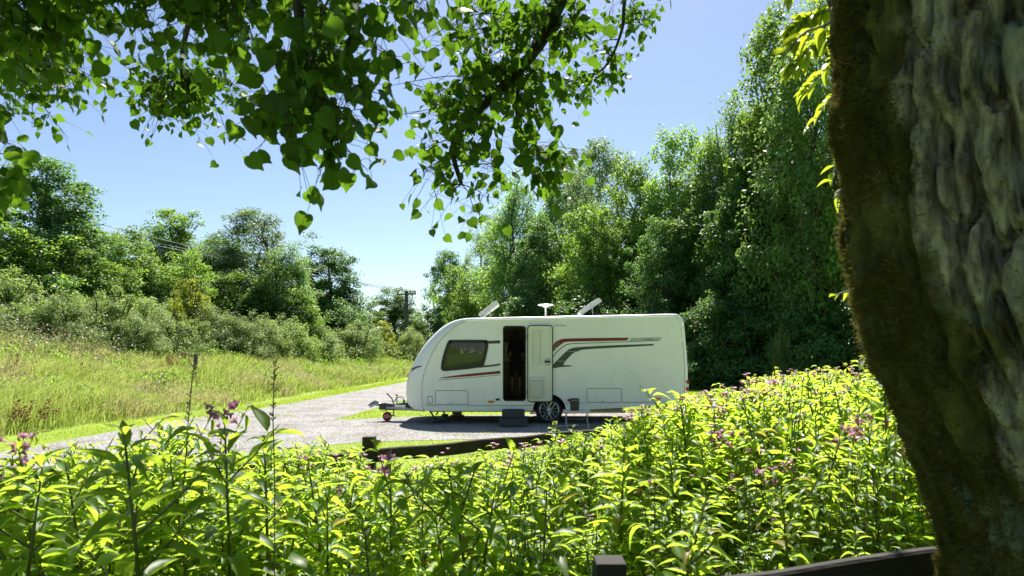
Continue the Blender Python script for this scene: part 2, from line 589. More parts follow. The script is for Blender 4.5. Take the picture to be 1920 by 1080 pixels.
def height(X, Y):
    X, Y = np.asarray(X, float), np.asarray(Y, float)
    s = np.maximum(bank_s(X, Y), 0)
    z = 0.10 * s + 0.0045 * s * s
    z = np.where(s > 22, 0.10 * 22 + 0.0045 * 484 + (s - 22) * 0.12, z)
    fade = np.clip(1.15 - np.maximum(Y - 40, 0) / 70, 0.35, 1.15)
    z = z * fade + np.where(s > 0.5, 0.22 * (vnoise(np.stack([X * 0.35, Y * 0.35, X * 0], -1).reshape(-1, 3), 5).reshape(X.shape) - 0.4), 0)
    # beyond the wood the land rises gently
    z = z + np.clip((Y - 120) / 300, 0, 1) * 6
    return z


xs = np.concatenate([np.linspace(-900, -70, 14), np.arange(-60, 40, 0.8), np.linspace(44, 900, 16)])
ys = np.concatenate([np.linspace(-300, -20, 8), np.arange(-14, 110, 0.8), np.linspace(116, 1600, 18)])
GX, GY = np.meshgrid(xs, ys)
GZ = height(GX, GY)
nx, ny = len(xs), len(ys)
I = np.arange(nx * ny).reshape(ny, nx)
F = np.stack([I[:-1, :-1], I[:-1, 1:], I[1:, 1:], I[1:, :-1]], -1).reshape(-1, 4)
g = link('ground', np_mesh('ground', np.stack([GX, GY, GZ], -1).reshape(-1, 3), F, M['ground'], smooth=True))
tag(g, kind='structure')


def rough_edge(poly, step=0.18, amp=0.07, seed=0):
    out = []
    n = len(poly)
    for i in range(n):
        a, b = np.array(poly[i], float), np.array(poly[(i + 1) % n], float)
        L = np.linalg.norm(b - a)
        k = max(1, int(L / step))
        t = (b - a) / max(L, 1e-6)
        nrm = np.array([-t[1], t[0]])
        for j in range(k):
            p = a + (b - a) * j / k
            w = (fbm(np.array([[p[0] * 1.7, p[1] * 1.7, seed]]), 3, seed)[0] - 0.5) * 2 * amp
            out.append(p + nrm * w)
    return out


def sheet(name, poly, z, mat):
    pts = [Vector((p[0], p[1], 0)) for p in poly]
    tris = tessellate_polygon([pts])
    V = np.array([(p[0], p[1], z) for p in poly])
    Ft = np.array([t for t in tris])
    nz = np.cross(V[Ft[:, 1]] - V[Ft[:, 0]], V[Ft[:, 2]] - V[Ft[:, 0]])[:, 2]
    Ft[nz < 0] = Ft[nz < 0][:, ::-1]
    return tag(link(name, np_mesh(name, V, Ft, mat)), kind='structure')


PITCH_BACK = [(-4.5, 17.2), (-2.4, 18.3), (0.6, 18.9), (3.5, 19.3), (5.6, 19.2)]
PITCH_FRONT = [(6.3, 16.6), (5.6, 14.9), (1.2, 13.75), (-1.3, 13.35), (-2.9, 13.0), (-3.9, 12.2), (-4.5, 11.2)]
rd = [(road_left(y), y) for y in (-12, -4, 0, 4, 8, 11.6, 16.2, 19.9, 23.5, 30, 40.5, 55, 75, 100)]
rd += [(road_right(y), y) for y in (100, 75, 55, 40, 32, 24.6, 20.5)]
rd += PITCH_BACK + PITCH_FRONT
rd += [(road_right(y), y) for y in (8, 4, 0, -4, -12)]
GRAVEL = rough_edge(rd)
sheet('gravel_drive', GRAVEL, 0.006, M['gravel'])
GP = np.array(GRAVEL)


def in_poly(px, py, poly):
    x, y = np.asarray(px), np.asarray(py)
    inside = np.zeros(x.shape, bool)
    n = len(poly)
    for i in range(n):
        x0, y0 = poly[i]
        x1, y1 = poly[(i + 1) % n]
        if y0 == y1: continue
        c = ((y0 > y) != (y1 > y)) & (x < (x1 - x0) * (y - y0) / (y1 - y0) + x0)
        inside ^= c
    return inside


def blades(name, X, Y, Z, H, W, lean, mat, rnd, kind='stuff', bend=1.0):
    """grass: one bent two-step blade per point"""
    n = len(X)
    th = rng.uniform(0, 2 * np.pi, n)
    az = rng.normal(0.3, 1.1, n)
    wv = np.stack([np.cos(th), np.sin(th), th * 0], -1) * W[:, None]
    ld = np.stack([np.cos(az), np.sin(az) * 0.7, th * 0], -1) * (lean * H)[:, None]
    p0 = np.stack([X, Y, Z], -1)
    p1 = p0 + ld * 0.35 + np.array([0, 0, 1]) * (H * 0.62)[:, None]
    p2 = p0 + ld * (0.9 + 0.3 * bend) + np.array([0, 0, 1]) * (H * (1 - 0.3 * lean * bend))[:, None]
    V = np.stack([p0 - wv, p0 + wv, p1 - wv * 0.8, p1 + wv * 0.8, p2], 1).reshape(-1, 3)
    b = np.arange(n) * 5
    Q = np.stack([b, b + 1, b + 3, b + 2], -1)
    T = np.stack([b + 2, b + 3, b + 4], -1)
    o = link(name, np_mesh(name, V, [Q, T], mat, np.concatenate([rnd, rnd])))
    return tag(o, kind=kind)


# meadow on the bank
def in_view(X, Y, pad=1.0): return np.abs(X) < 0.76 * Y + pad


def scatter(n, x0, x1, y0, y1):
    return rng.uniform(x0, x1, n), rng.uniform(y0, y1, n)


mX, mY = [], []
for (n, y0, y1) in ((95000, 9, 22), (70000, 22, 40), (34000, 40, 75)):
    X, Y = scatter(n * 3, -30, 6, y0, y1)
    s = bank_s(X, Y)
    dens = np.clip(s / 0.5, 0, 1) * np.where(s > 12.5, 0.1, 1)
    k = (s > 0.02) & (s < 14) & in_view(X, Y) & (rng.random(len(X)) < dens)
    X, Y = X[k][:n], Y[k][:n]
    mX.append(X); mY.append(Y)
X, Y = np.concatenate(mX), np.concatenate(mY)
pn = fbm(np.stack([X * 0.45, Y * 0.45, X * 0], -1), 3, 11)
pn2 = fbm(np.stack([X * 1.3, Y * 1.3, X * 0 + 4], -1), 2, 21)
pn3 = fbm(np.stack([X * 0.7 + 40, Y * 0.5, X * 0], -1), 3, 15)
Hh = (0.22 + 0.75 * pn) * rng.uniform(0.5, 1.3, len(X)) * np.clip(0.55 + bank_s(X, Y) * 0.5, 0.55, 1)
Ww = rng.uniform(0.004, 0.008, len(X)) * np.clip(Y / 14, 1, 4.5)
rn = np.clip(0.72 * pn2 + rng.normal(0.08, 0.22, len(X)), 0, 0.9)
straw = rng.random(len(X)) < np.clip((pn3 - 0.52) * 4.0, 0.04, 0.6)
rn[straw] = rng.uniform(0.9, 1.0, straw.sum())
mg = blades('meadow_grass', X, Y, height(X, Y) - 0.02, Hh, Ww, np.clip(rng.uniform(0.15, 0.75, len(X)) + 0.7 * np.clip(pn3 - 0.5, 0, 1), 0, 1.1), M['grass'], rn)
tag(mg, 'long unmown meadow grass with straw-coloured patches on the bank', 'grass')

# seed heads and broad-leaved weeds scattered through it
k = rng.choice(len(X), 42000, replace=False)
k = k[rng.random(len(k)) < np.clip(0.12 + (pn3[k] - 0.46) * 2.5, 0.03, 1)]
P = np.stack([X[k], Y[k], height(X[k], Y[k]) + Hh[k] * rng.uniform(0.8, 1.15, len(k))], -1) + rng.normal(0, 0.05, (len(k), 3))


def quads_early(P, nrm, L, W, r):
    a_ = r.normal(size=P.shape) * 0.6 + np.array([0, 0, 1.0])
    t_ = a_ / np.linalg.norm(a_, axis=1, keepdims=True)
    s_ = np.cross(nrm, t_)
    s_ /= np.linalg.norm(s_, axis=1, keepdims=True) + 1e-9
    m_ = P + t_ * (L * 0.5)[:, None]
    V_ = np.stack([P, m_ + s_ * (W * 0.5)[:, None], P + t_ * L[:, None], m_ - s_ * (W * 0.5)[:, None]], 1).reshape(-1, 3)
    b_ = np.arange(len(P)) * 4
    return V_, np.stack([b_, b_ + 1, b_ + 2, b_ + 3], -1)


L = rng.uniform(0.05, 0.12, len(P))
V, Fq = quads_early(P, rng.normal(size=P.shape), L, L * 0.22 * np.clip(P[:, 1] / 18, 1, 3), rng)
link('seed_head_haze', np_mesh('seed_head_haze', V, Fq, M['grass'], rng.uniform(0.86, 1.0, len(P))), mg, kind='stuff').name = 'seed_tips'
wx, wy = scatter(900, -28, 4, 10.5, 60)
ws = bank_s(wx, wy)
k = (ws > 0.6) & (ws < 9) & in_view(wx, wy)
wx, wy = wx[k][:170], wy[k][:170]
per_ = 130
ci = np.repeat(np.arange(len(wx)), per_)
rad_ = rng.uniform(0.2, 0.6, len(wx))
P = np.stack([wx[ci] + rng.normal(0, 1, len(ci)) * rad_[ci] * 0.6, wy[ci] + rng.normal(0, 1, len(ci)) * rad_[ci] * 0.6, rng.random(len(ci)) ** 0.6 * rng.uniform(0.35, 0.85, len(wx))[ci]], -1)
P[:, 2] += height(P[:, 0], P[:, 1])
L = rng.uniform(0.05, 0.13, len(P))
nr = np.array([0, -0.3, 0.8]) + rng.normal(0, 0.5, P.shape)
V, Fq = quads_early(P, nr / np.linalg.norm(nr, axis=1, keepdims=True), L, L * 0.5, rng)
wd = link('meadow_weeds', np_mesh('meadow_weeds', V, Fq, M['l_mid'], np.clip(rng.random(len(wx))[ci] * 0.6 + rng.random(len(P)) * 0.3, 0, 0.85)))
tag(wd, 'darker broad-leaved weeds dotted through the meadow grass', 'weeds', kind='stuff')

# short mown grass beside the drive
X, Y = scatter(420000, -14, 12, 5, 42)
s = bank_s(X, Y)
k = (s < 0.25) & in_view(X, Y, 0.2) & ~in_poly(X, Y, GRAVEL) & (rng.random(len(X)) < np.clip(18 / Y, 0.25, 1)) & (Y > 7)
X, Y = X[k], Y[k]
lg = blades('lawn_grass', X, Y, height(X, Y) - 0.003, rng.uniform(0.018, 0.05, len(X)), rng.uniform(0.003, 0.006, len(X)) * np.clip(Y / 12, 1, 3),
            rng.uniform(0.1, 0.9, len(X)), M['lawn'], rng.uniform(0, 0.85, len(X)))
tag(lg, 'short mown lawn grass edging the gravel drive and pitch', 'grass')

# weeds creeping into the gravel
X, Y = scatter(160000, -9, 6, 10, 34)
gn = fbm(np.stack([X * 1.1, Y * 1.1, X * 0], -1), 3, 51)
mid_ = (road_left(Y) + road_right(Y)) / 2
k = in_poly(X, Y, GRAVEL) & in_view(X, Y, 0.2) & (rng.random(len(X)) < np.clip((gn - 0.60) * 5, 0, 1) * np.where((np.abs(X - mid_) < 0.35) | (X > -4.2), 0.5, 0.12))
X, Y = X[k][:9000], Y[k][:9000]
gw = blades('gravel_weeds', X, Y, X * 0 + 0.004, rng.uniform(0.012, 0.05, len(X)), rng.uniform(0.003, 0.006, len(X)), rng.uniform(0.2, 1.0, len(X)), M['lawn'], rng.uniform(0, 0.85, len(X)))
tag(gw, 'small tufts of grass growing in the gravel', 'weeds')

# loose stones of the gravel
X, Y = scatter(60000, -9, 6, 9, 30)
k = in_poly(X, Y, GRAVEL) & in_view(X, Y, 0.2) & (rng.random(len(X)) < np.clip(14 / Y, 0.1, 1))
X, Y = X[k][:26000], Y[k][:26000]
n = len(X)
oc = np.array([(1, 0, 0), (0, 1, 0), (-1, 0, 0), (0, -1, 0), (0, 0, 0.8)])
sz = rng.uniform(0.007, 0.02, n)
th = rng.uniform(0, 6.28, n)
ca, sa = np.cos(th), np.sin(th)
el = rng.uniform(0.6, 1.3, n)
P = np.stack([(oc[None, :, 0] * ca[:, None] - oc[None, :, 1] * (sa * el)[:, None]) * sz[:, None] + X[:, None],
              (oc[None, :, 0] * sa[:, None] + oc[None, :, 1] * (ca * el)[:, None]) * sz[:, None] + Y[:, None],
              oc[None, :, 2] * sz[:, None] + 0.005 + oc[None, :, 0] * 0], -1).reshape(-1, 3)
b = np.arange(n) * 5
T = np.concatenate([np.stack([b + i, b + (i + 1) % 4, b + 4], -1) for i in range(4)])
st = link('gravel_stones', np_mesh('gravel_stones', P, T, M['gravel']))
tag(st, 'loose pale limestone stones scattered over the gravel drive', 'gravel', kind='stuff')


# ------------------------------------------------------------------ trees
def leaf_quads(P, nrm, L, W, droop=0.25, seed=0):
    r = np.random.default_rng(seed)
    n = len(P)
    a = r.normal(size=(n, 3))
    a[:, 2] -= droop
    t = a - nrm * np.sum(a * nrm, 1, keepdims=True)
    t /= np.linalg.norm(t, axis=1, keepdims=True) + 1e-9
    s = np.cross(nrm, t)
    L, W = L[:, None], W[:, None]
    m = P + t * L * 0.5
    V = np.stack([P, m + s * W * 0.5 + nrm * W * 0.12, P + t * L, m - s * W * 0.5 + nrm * W * 0.12], 1).reshape(-1, 3)
    b = np.arange(n) * 4
    return V, np.stack([b, b + 1, b + 2, b + 3], -1)


def gen_tree(name, seed, H, base, rx, prof, ncl, per, cr, leaf, lmat, bmat, trunk_r=0.16, lobes=0.45, flat=0.7, aspect=0.62, droop=0.3, nlimb=46, stems=1, shell=0.55, spike=0.06):
    """returns (trunk mesh, crown mesh): clumps of leaf faces through an uneven crown volume, carried by tapered limbs"""
    r = np.random.default_rng(seed)
    mb = MB()
    tops = []
    for q in range(stems):
        a0 = r.uniform(0, 6.28)
        off = np.array([math.cos(a0), math.sin(a0), 0]) * (0 if stems == 1 else rx * 0.45)
        pts, rad = [], []
        for i in range(9):
            f = i / 8
            w = np.array([r.normal(0, 0.06), r.normal(0, 0.06), 0]) * H * 0.25 * f * (1 if i else 0)
            pts.append(off * f ** 0.8 * 0.9 + off * 0.12 + w + np.array([0, 0, -0.3 + f * (H * 0.9 + 0.3)]))
            rad.append(trunk_r * (1 - f) ** 0.8 + 0.015 + (0.35 * trunk_r if i == 0 else 0))
        mb.tube(pts, rad, 8)
        tops.append((pts, rad))
    hs = r.random(ncl * 4)
    ang = r.uniform(0, 2 * np.pi, ncl * 4)
    rr = (shell + (1 - shell) * r.random(ncl * 4)) ** 0.9 * np.sqrt(r.uniform(0.12, 1, ncl * 4))
    pr = np.interp(hs, [p[0] for p in prof], [p[1] for p in prof])
    keep = r.random(ncl * 4) < np.clip(pr, 0.08, 1)
    hs, ang, rr, pr = [q[keep][:ncl] for q in (hs, ang, rr, pr)]
    lob = vnoise(np.stack([np.cos(ang) * 1.7 + 9, np.sin(ang) * 1.7 + 9, hs * 5.5], -1), seed) * 2 - 1
    Rr = rx * pr * rr * (1 + lobes * lob)
    C = np.stack([np.cos(ang) * Rr, np.sin(ang) * Rr, base + hs * (H - base) * (1 + spike * lob)], -1)
    idx = r.permutation(len(C))[:nlimb]
    for i in idx:
        c = C[i]
        pts, rad = tops[int(r.integers(len(tops)))]
        f = max(0.06, min(0.92, (c[2] - 0.55 * np.hypot(c[0], c[1])) / (H * 0.9) * r.uniform(0.75, 1.0)))
        k = f * 8
        j = int(k)
        p0 = pts[j] + (pts[min(j + 1, 8)] - pts[j]) * (k - j)
        r0 = rad[j] * 0.45
        mid = (p0 + c) / 2 + np.array([0, 0, -0.06 * np.linalg.norm(c - p0)]) + r.normal(0, 0.1, 3)
        mb.tube([p0, mid, c], [r0, r0 * 0.6, 0.012], 5, cap=False)
    v = np.array(mb.v)
    tm = bpy.data.meshes.new(name + '_trunk')
    tm.from_pydata([tuple(p) for p in v], [], mb.f)
    for p in tm.polygons: p.use_smooth = True
    tm.materials.append(bmat)
    # leaves
    npc = np.maximum(6, (per * r.uniform(0.5, 1.5, len(C))).astype(int))
    ci = np.repeat(np.arange(len(C)), npc)
    size = cr * r.uniform(0.6, 1.35, len(C))
    off = r.normal(size=(len(ci), 3))
    off /= np.linalg.norm(off, axis=1, keepdims=True)
    off *= (r.random(len(ci)) ** 0.45)[:, None] * size[ci][:, None]
    off[:, 2] *= flat
    P = C[ci] + off
    P[:, 2] = np.maximum(P[:, 2], 0.05)
    outw = P - np.array([0, 0, base + (H - base) * 0.35])
    outw /= np.linalg.norm(outw, axis=1, keepdims=True) + 1e-9
    nr = outw * 0.45 + np.array([0, 0, 0.55]) + r.normal(0, 0.55, P.shape)
    nr /= np.linalg.norm(nr, axis=1, keepdims=True)
    L = leaf * r.uniform(0.65, 1.35, len(P))
    V, Fq = leaf_quads(P, nr, L, L * aspect, droop, seed)
    cm = np_mesh(name + '_crown', V, Fq, lmat, np.clip(0.55 * r.random(len(P)) + 0.4 * r.random(len(C))[ci] * 0.8, 0, 0.85))
    return tm, cm


DOME = [(0, 0.35), (0.15, 0.8), (0.4, 1.0), (0.7, 0.85), (0.9, 0.5), (1.0, 0.2)]
TALL = [(0, 0.5), (0.2, 0.9), (0.45, 1.0), (0.75, 0.75), (0.92, 0.42), (1.0, 0.14)]
FULL = [(0, 0.95), (0.3, 1.0), (0.6, 0.92), (0.85, 0.6), (1.0, 0.2)]
KIND = {
    'dense': gen_tree('dense', 3, 10.0, 1.2, 3.6, DOME, 330, 100, 0.58, 0.17, M['l_dark'], M['trunk_far'], 0.2, lobes=0.6, spike=0.12),
    'oak': gen_tree('oak', 14, 10.0, 1.0, 3.9, DOME, 270, 110, 0.66, 0.18, M['l_mid'], M['trunk_far'], 0.22, lobes=0.7, spike=0.14),
    'ash': gen_tree('ash', 5, 10.0, 2.0, 2.9, TALL, 300, 95, 0.58, 0.16, M['l_ash'], M['trunk_far'], 0.14, lobes=0.6, aspect=0.4, nlimb=90, stems=2),
    'willow': gen_tree('willow', 8, 10.0, 0.6, 2.5, TALL, 360, 100, 0.50, 0.15, M['l_willow'], M['trunk_far'], 0.15, lobes=0.55, flat=1.1, aspect=0.38, droop=0.9, nlimb=80, stems=2),
    'alder': gen_tree('alder', 21, 10.0, 0.5, 2.3, TALL, 380, 95, 0.46, 0.14, M['l_mid'], M['trunk_far'], 0.15, lobes=0.65, flat=0.9, nlimb=80),
    'bushy': gen_tree('bushy', 31, 5.0, 0.1, 2.6, FULL, 190, 105, 0.5, 0.15, M['l_mid'], M['trunk_far'], 0.09, lobes=0.7, spike=0.2, nlimb=30, stems=3),
    'darkbush': gen_tree('darkbush', 37, 5.0, 0.0, 2.8, FULL, 190, 115, 0.55, 0.16, M['l_dark'], M['trunk_far'], 0.09, lobes=0.7, spike=0.2, nlimb=30, stems=3),
    'scrub': gen_tree('scrub', 41, 2.6, 0.0, 1.9, FULL, 210, 90, 0.27, 0.10, M['l_scrub'], M['branch'], 0.04, lobes=0.75, aspect=0.36, flat=1.25, spike=0.3, nlimb=26, stems=4),
    'yellow': gen_tree('yellow', 43, 3.0, 0.0, 1.7, FULL, 110, 80, 0.32, 0.12, M['l_yellow'], M['branch'], 0.04, lobes=0.6, nlimb=30, stems=4),
}
NAT = {'dense': (10, 3.6), 'oak': (10, 3.9), 'ash': (10, 2.9), 'willow': (10, 2.5), 'alder': (10, 2.3), 'bushy': (5, 2.6), 'darkbush': (5, 2.8), 'scrub': (2.6, 1.9), 'yellow': (3, 1.7)}


def plant_tree(kind, x, top, Y, wpx, name, label, cat, group, rot=0.0, X=None):
    """x, top: where the crown's axis and tip show; Y: metres ahead; wpx: crown width shown"""
    px = (x - 960) / FPX * Y
    z0 = float(height(np.array([px]), np.array([Y]))[0])
    ht = CAM_H + (HOR - top) / FPX * Y - z0
    H0, R0 = NAT[kind]
    sz = ht / (H0 * 1.03)
    sx = wpx / FPX * Y / (2 * R0 * (0.88 if x < 800 else 1.0))
    t = empty(name, (px, Y, z0))
    t.rotation_euler = (0, 0, rot)
    t.scale = (sx, sx, sz)
    tag(t, label, cat, group)
    link('trunk' if kind not in ('scrub', 'yellow', 'bushy', 'darkbush') else 'stem', KIND[kind][0], t)
    link('crown', KIND[kind][1], t, kind='stuff')
    return t


LT, RT = 'trees along the top of the bank', 'trees of the wood behind the caravan'
TREES = [
    ('dense', 88, 285, 36, 230, 'broadleaf_tree', 'tall dark dense tree at the far end of the bank, cut by the power lines', LT, 0.4),
    ('dense', -110, 330, 33, 280, 'broadleaf_tree', 'dark dense tree half out of view beyond the yellow-lit hanging leaves', LT, 2.2),
    ('oak', 175, 430, 42, 170, 'broadleaf_tree', 'rounded mid-green tree leaning against the tallest bank tree', LT, 1.1),
    ('bushy', 240, 442, 40, 150, 'broadleaf_tree', 'low bushy tree filling the dip between the tall dark tree and its neighbour', LT, 3.0),
    ('oak', 325, 393, 50, 175, 'broadleaf_tree', 'dark round-headed tree beside the airy grey-green ash', LT, 5.0),
    ('ash', 470, 384, 51, 185, 'ash_tree', 'airy grey-green ash with sky showing through its crown', LT, 0.7),
    ('dense', 405, 440, 56, 150, 'broadleaf_tree', 'dark tree standing behind the airy ash', LT, 4.1),
    ('willow', 540, 452, 47, 120, 'broadleaf_tree', 'light green tree between the airy ash and the dark hedge-end tree', LT, 2.0),
    ('dense', 618, 458, 60, 155, 'broadleaf_tree', 'dark broad tree at the end of the bank nearest the utility pole', LT, 1.6),
    ('oak', 740, 538, 82, 120, 'broadleaf_tree', 'small round tree behind the utility pole', LT, 0.2),
    ('bushy', 690, 585, 78, 90, 'broadleaf_tree', 'low far bush between the bank trees and the utility pole', LT, 1.2),
    ('bushy', 800, 590, 84, 100, 'broadleaf_tree', 'low far bush between the utility pole and the wood', LT, 2.6),
    ('dense', 843, 462, 82, 115, 'broadleaf_tree', 'dark blue-green tree at the far tip of the wood, against the sky', RT, 0.0),
    ('ash', 915, 395, 72, 120, 'ash_tree', 'thin-crowned pale tree rising behind the far tip of the wood', RT, 1.9),
    ('bushy', 880, 512, 62, 150, 'broadleaf_tree', 'light green bushy tree above the caravan nose', RT, 0.9),
    ('willow', 975, 318, 58, 170, 'broadleaf_tree', 'grey-green willowy tree above the first open roof vent', RT, 0.3),
    ('dense', 1010, 400, 50, 170, 'broadleaf_tree', 'dark tree above the roof aerial of the caravan', RT, 2.4),
    ('ash', 1120, 248, 54, 190, 'ash_tree', 'tall airy pale-topped tree breaking the skyline above the caravan door', RT, 1.0),
    ('willow', 1065, 275, 60, 170, 'broadleaf_tree', 'feathery tree behind the hanging yellow-green sprig', RT, 4.2),
    ('oak', 1110, 385, 44, 190, 'broadleaf_tree', 'dark round tree above the second open roof vent', RT, 3.3),
    ('alder', 1195, 292, 46, 165, 'broadleaf_tree', 'upright mid-green tree above the rear half of the caravan', RT, 0.6),
    ('alder', 1262, 238, 43, 160, 'broadleaf_tree', 'pointed tree standing above the rear end of the caravan roof', RT, 2.8),
    ('alder', 1325, 252, 39, 190, 'broadleaf_tree', 'leafy tree just behind the rear corner of the caravan', RT, 4.4),
    ('willow', 1385, 165, 37, 190, 'broadleaf_tree', 'light green tree stepping up towards the tallest tree of the wood', RT, 5.2),
    ('alder', 1450, 20, 34, 220, 'broadleaf_tree', 'tall tree of the wood whose tip nearly reaches the top of view', RT, 1.4),
    ('willow', 1540, -50, 30, 270, 'broadleaf_tree', 'tallest tree of the wood, partly hidden by the mossy trunk', RT, 3.7),
    ('alder', 1680, -60, 27, 280, 'broadleaf_tree', 'tree of the wood almost wholly behind the mossy trunk', RT, 0.1),
    ('dense', 1250, 400, 38, 170, 'broadleaf_tree', 'dark low-crowned tree over the caravan roof between two pointed trees', RT, 1.2),
    ('dense', 1375, 330, 34.5, 200, 'broadleaf_tree', 'dark inner tree between the caravan rear and the tallest trees', RT, 2.1),
    ('dense', 1490, 210, 36, 260, 'broadleaf_tree', 'dark inner tree filling the heart of the wood', RT, 0.8),
]
for i, (kd, x, top, Y, w, nm, lab, grp, rot) in enumerate(TREES):
    plant_tree(kd, x, top, Y, w, nm, lab, 'tree', grp, rot)

SG = 'bushes along the bank and the wood edge'
SHRUBS = [
    ('scrub', 20, 500, 30, 190, 'grey-green bush at the very end of the bank under the tallest dark tree'),
    ('bushy', 60, 440, 33, 200, 'large pale leafy bush in front of the tallest dark bank tree'),
    ('scrub', 120, 545, 28.5, 150, 'feathery bush above the meadow left of the bramble patch'),
    ('scrub', 200, 540, 30.5, 170, 'rounded feathery bush below the low bushy tree'),
    ('scrub', 285, 560, 32, 150, 'feathery bush above the thorny bramble patch'),
    ('bushy', 215, 500, 36, 150, 'mid-green bush tucked under the low bushy tree'),
    ('yellow', 352, 520, 37, 90, 'yellow-green sprawling bush in the middle of the bank'),
    ('bushy', 352, 478, 43, 110, 'round pale green bush below the dark round-headed tree'),
    ('scrub', 400, 570, 37, 150, 'feathery bush beside the yellow-green one'),
    ('scrub', 480, 585, 38, 130, 'low grey-green bush below the airy ash'),
    ('bushy', 470, 520, 46, 150, 'broad mid-green bush at the foot of the airy ash'),
    ('bushy', 560, 545, 45, 110, 'light green bush below the light green tree'),
    ('darkbush', 640, 560, 56, 120, 'dark bush at the foot of the dark broad bank tree'),
    ('scrub', 600, 610, 46, 110, 'low pale bush below the dark broad bank tree'),
    ('yellow', 715, 600, 62, 70, 'yellow-green bush before the utility pole'),
    ('scrub', 775, 612, 62, 90, 'grey-green bush at the foot of the utility pole'),
    ('scrub', 70, 560, 27.5, 150, 'low grey-green bush at the near edge of the thicket below the pale leafy bush'),
    ('scrub', 245, 585, 29.5, 140, 'low feathery bush between the rounded one and the bramble patch'),
    ('scrub', 330, 590, 33, 130, 'low grey-green bush below the yellow-green one'),
    ('scrub', 440, 595, 37, 130, 'low feathery bush right above the end of the meadow post line'),
    ('scrub', 535, 592, 41, 130, 'grey-green bush below the light green tree'),
    ('scrub', 660, 605, 52, 130, 'grey-green bush beside the yellow-green one before the utility pole'),
    ('bushy', 130, 470, 34.5, 150, 'mid-green bush in front of the rounded tree beside the tallest one'),
    ('bushy', 290, 500, 40, 130, 'mid-green bush between the low bushy tree and the round pale one'),
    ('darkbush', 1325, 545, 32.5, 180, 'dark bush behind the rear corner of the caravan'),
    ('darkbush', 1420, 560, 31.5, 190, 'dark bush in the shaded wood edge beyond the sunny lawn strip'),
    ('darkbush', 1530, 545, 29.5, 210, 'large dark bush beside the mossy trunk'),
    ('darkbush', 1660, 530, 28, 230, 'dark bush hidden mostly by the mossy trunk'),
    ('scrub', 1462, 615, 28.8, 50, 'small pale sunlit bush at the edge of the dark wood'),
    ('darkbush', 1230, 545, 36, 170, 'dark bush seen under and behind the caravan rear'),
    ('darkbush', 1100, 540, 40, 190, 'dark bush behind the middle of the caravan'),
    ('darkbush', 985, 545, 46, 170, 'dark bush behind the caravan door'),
]
for i, (kd, x, top, Y, w, lab) in enumerate(SHRUBS):
    plant_tree(kd, x, top, Y, w, 'bush', lab, 'bush', SG, i * 1.7)

# bramble thicket along the top edge of the meadow: one tangled mass
n = 95000
X, Y = scatter(n * 4, -34, 6, 18, 80)
s = bank_s(X, Y)
edge = 7.6 + 2.4 * (fbm(np.stack([X * 0.25, Y * 0.25, X * 0], -1), 2, 31) - 0.5)
k = (s > edge) & (s < edge + 6.5) & in_view(X, Y)
X, Y, s, edge = X[k][:n], Y[k][:n], s[k][:n], edge[k][:n]
top = (0.3 + 1.7 * fbm(np.stack([X * 0.7, Y * 0.7, X * 0], -1), 3, 33)) * np.clip((s - edge) / 1.2 + 0.25, 0.25, 1)
Z = height(X, Y) + top * rng.random(len(X)) ** 0.35
P = np.stack([X, Y, Z], -1)
nr = np.array([0, -0.25, 0.6]) + rng.normal(0, 0.5, P.shape)
nr /= np.linalg.norm(nr, axis=1, keepdims=True)
L = rng.uniform(0.07, 0.15, len(P)) * np.clip(Y / 35, 0.8, 1.6)
V, Fq = leaf_quads(P, nr, L, L * 0.7, 0.3, 5)
pn = vnoise(np.stack([X * 0.9, Y * 0.9, X * 0], -1), 44)
th = link('bramble_thicket', np_mesh('bramble_thicket', V, Fq, M['l_bramble'], np.where((pn > 0.62) & (rng.random(len(P)) < 0.35), 0.95, rng.random(len(P)) * 0.85)))
tag(th, 'tangled bramble thicket with pale leaves along the top edge of the meadow', 'brambles', kind='stuff')

# shaded ground cover at the foot of the wood
n = 26000
X, Y = scatter(n * 3, -4, 32, 30, 70)
wl = np.interp(X, [-4, 0, 6, 12, 20, 32], [60, 46, 33, 30.5, 27.5, 25])
k = (Y > wl) & (Y < wl + 9) & in_view(X, Y)
X, Y = X[k][:n], Y[k][:n]
Z = height(X, Y) + rng.random(len(X)) ** 0.6 * 1.1 * (0.3 + vnoise(np.stack([X * .8, Y * .8, X * 0], -1), 3))
P = np.stack([X, Y, Z], -1)
nr = np.array([0, -0.2, 0.7]) + rng.normal(0, 0.5, P.shape)
nr /= np.linalg.norm(nr, axis=1, keepdims=True)
L = rng.uniform(0.08, 0.18, len(P))
V, Fq = leaf_quads(P, nr, L, L * 0.6, 0.3, 6)
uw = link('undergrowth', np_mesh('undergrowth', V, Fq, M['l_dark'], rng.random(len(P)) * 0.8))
tag(uw, 'dark shaded undergrowth along the foot of the wood', 'undergrowth', kind='stuff')

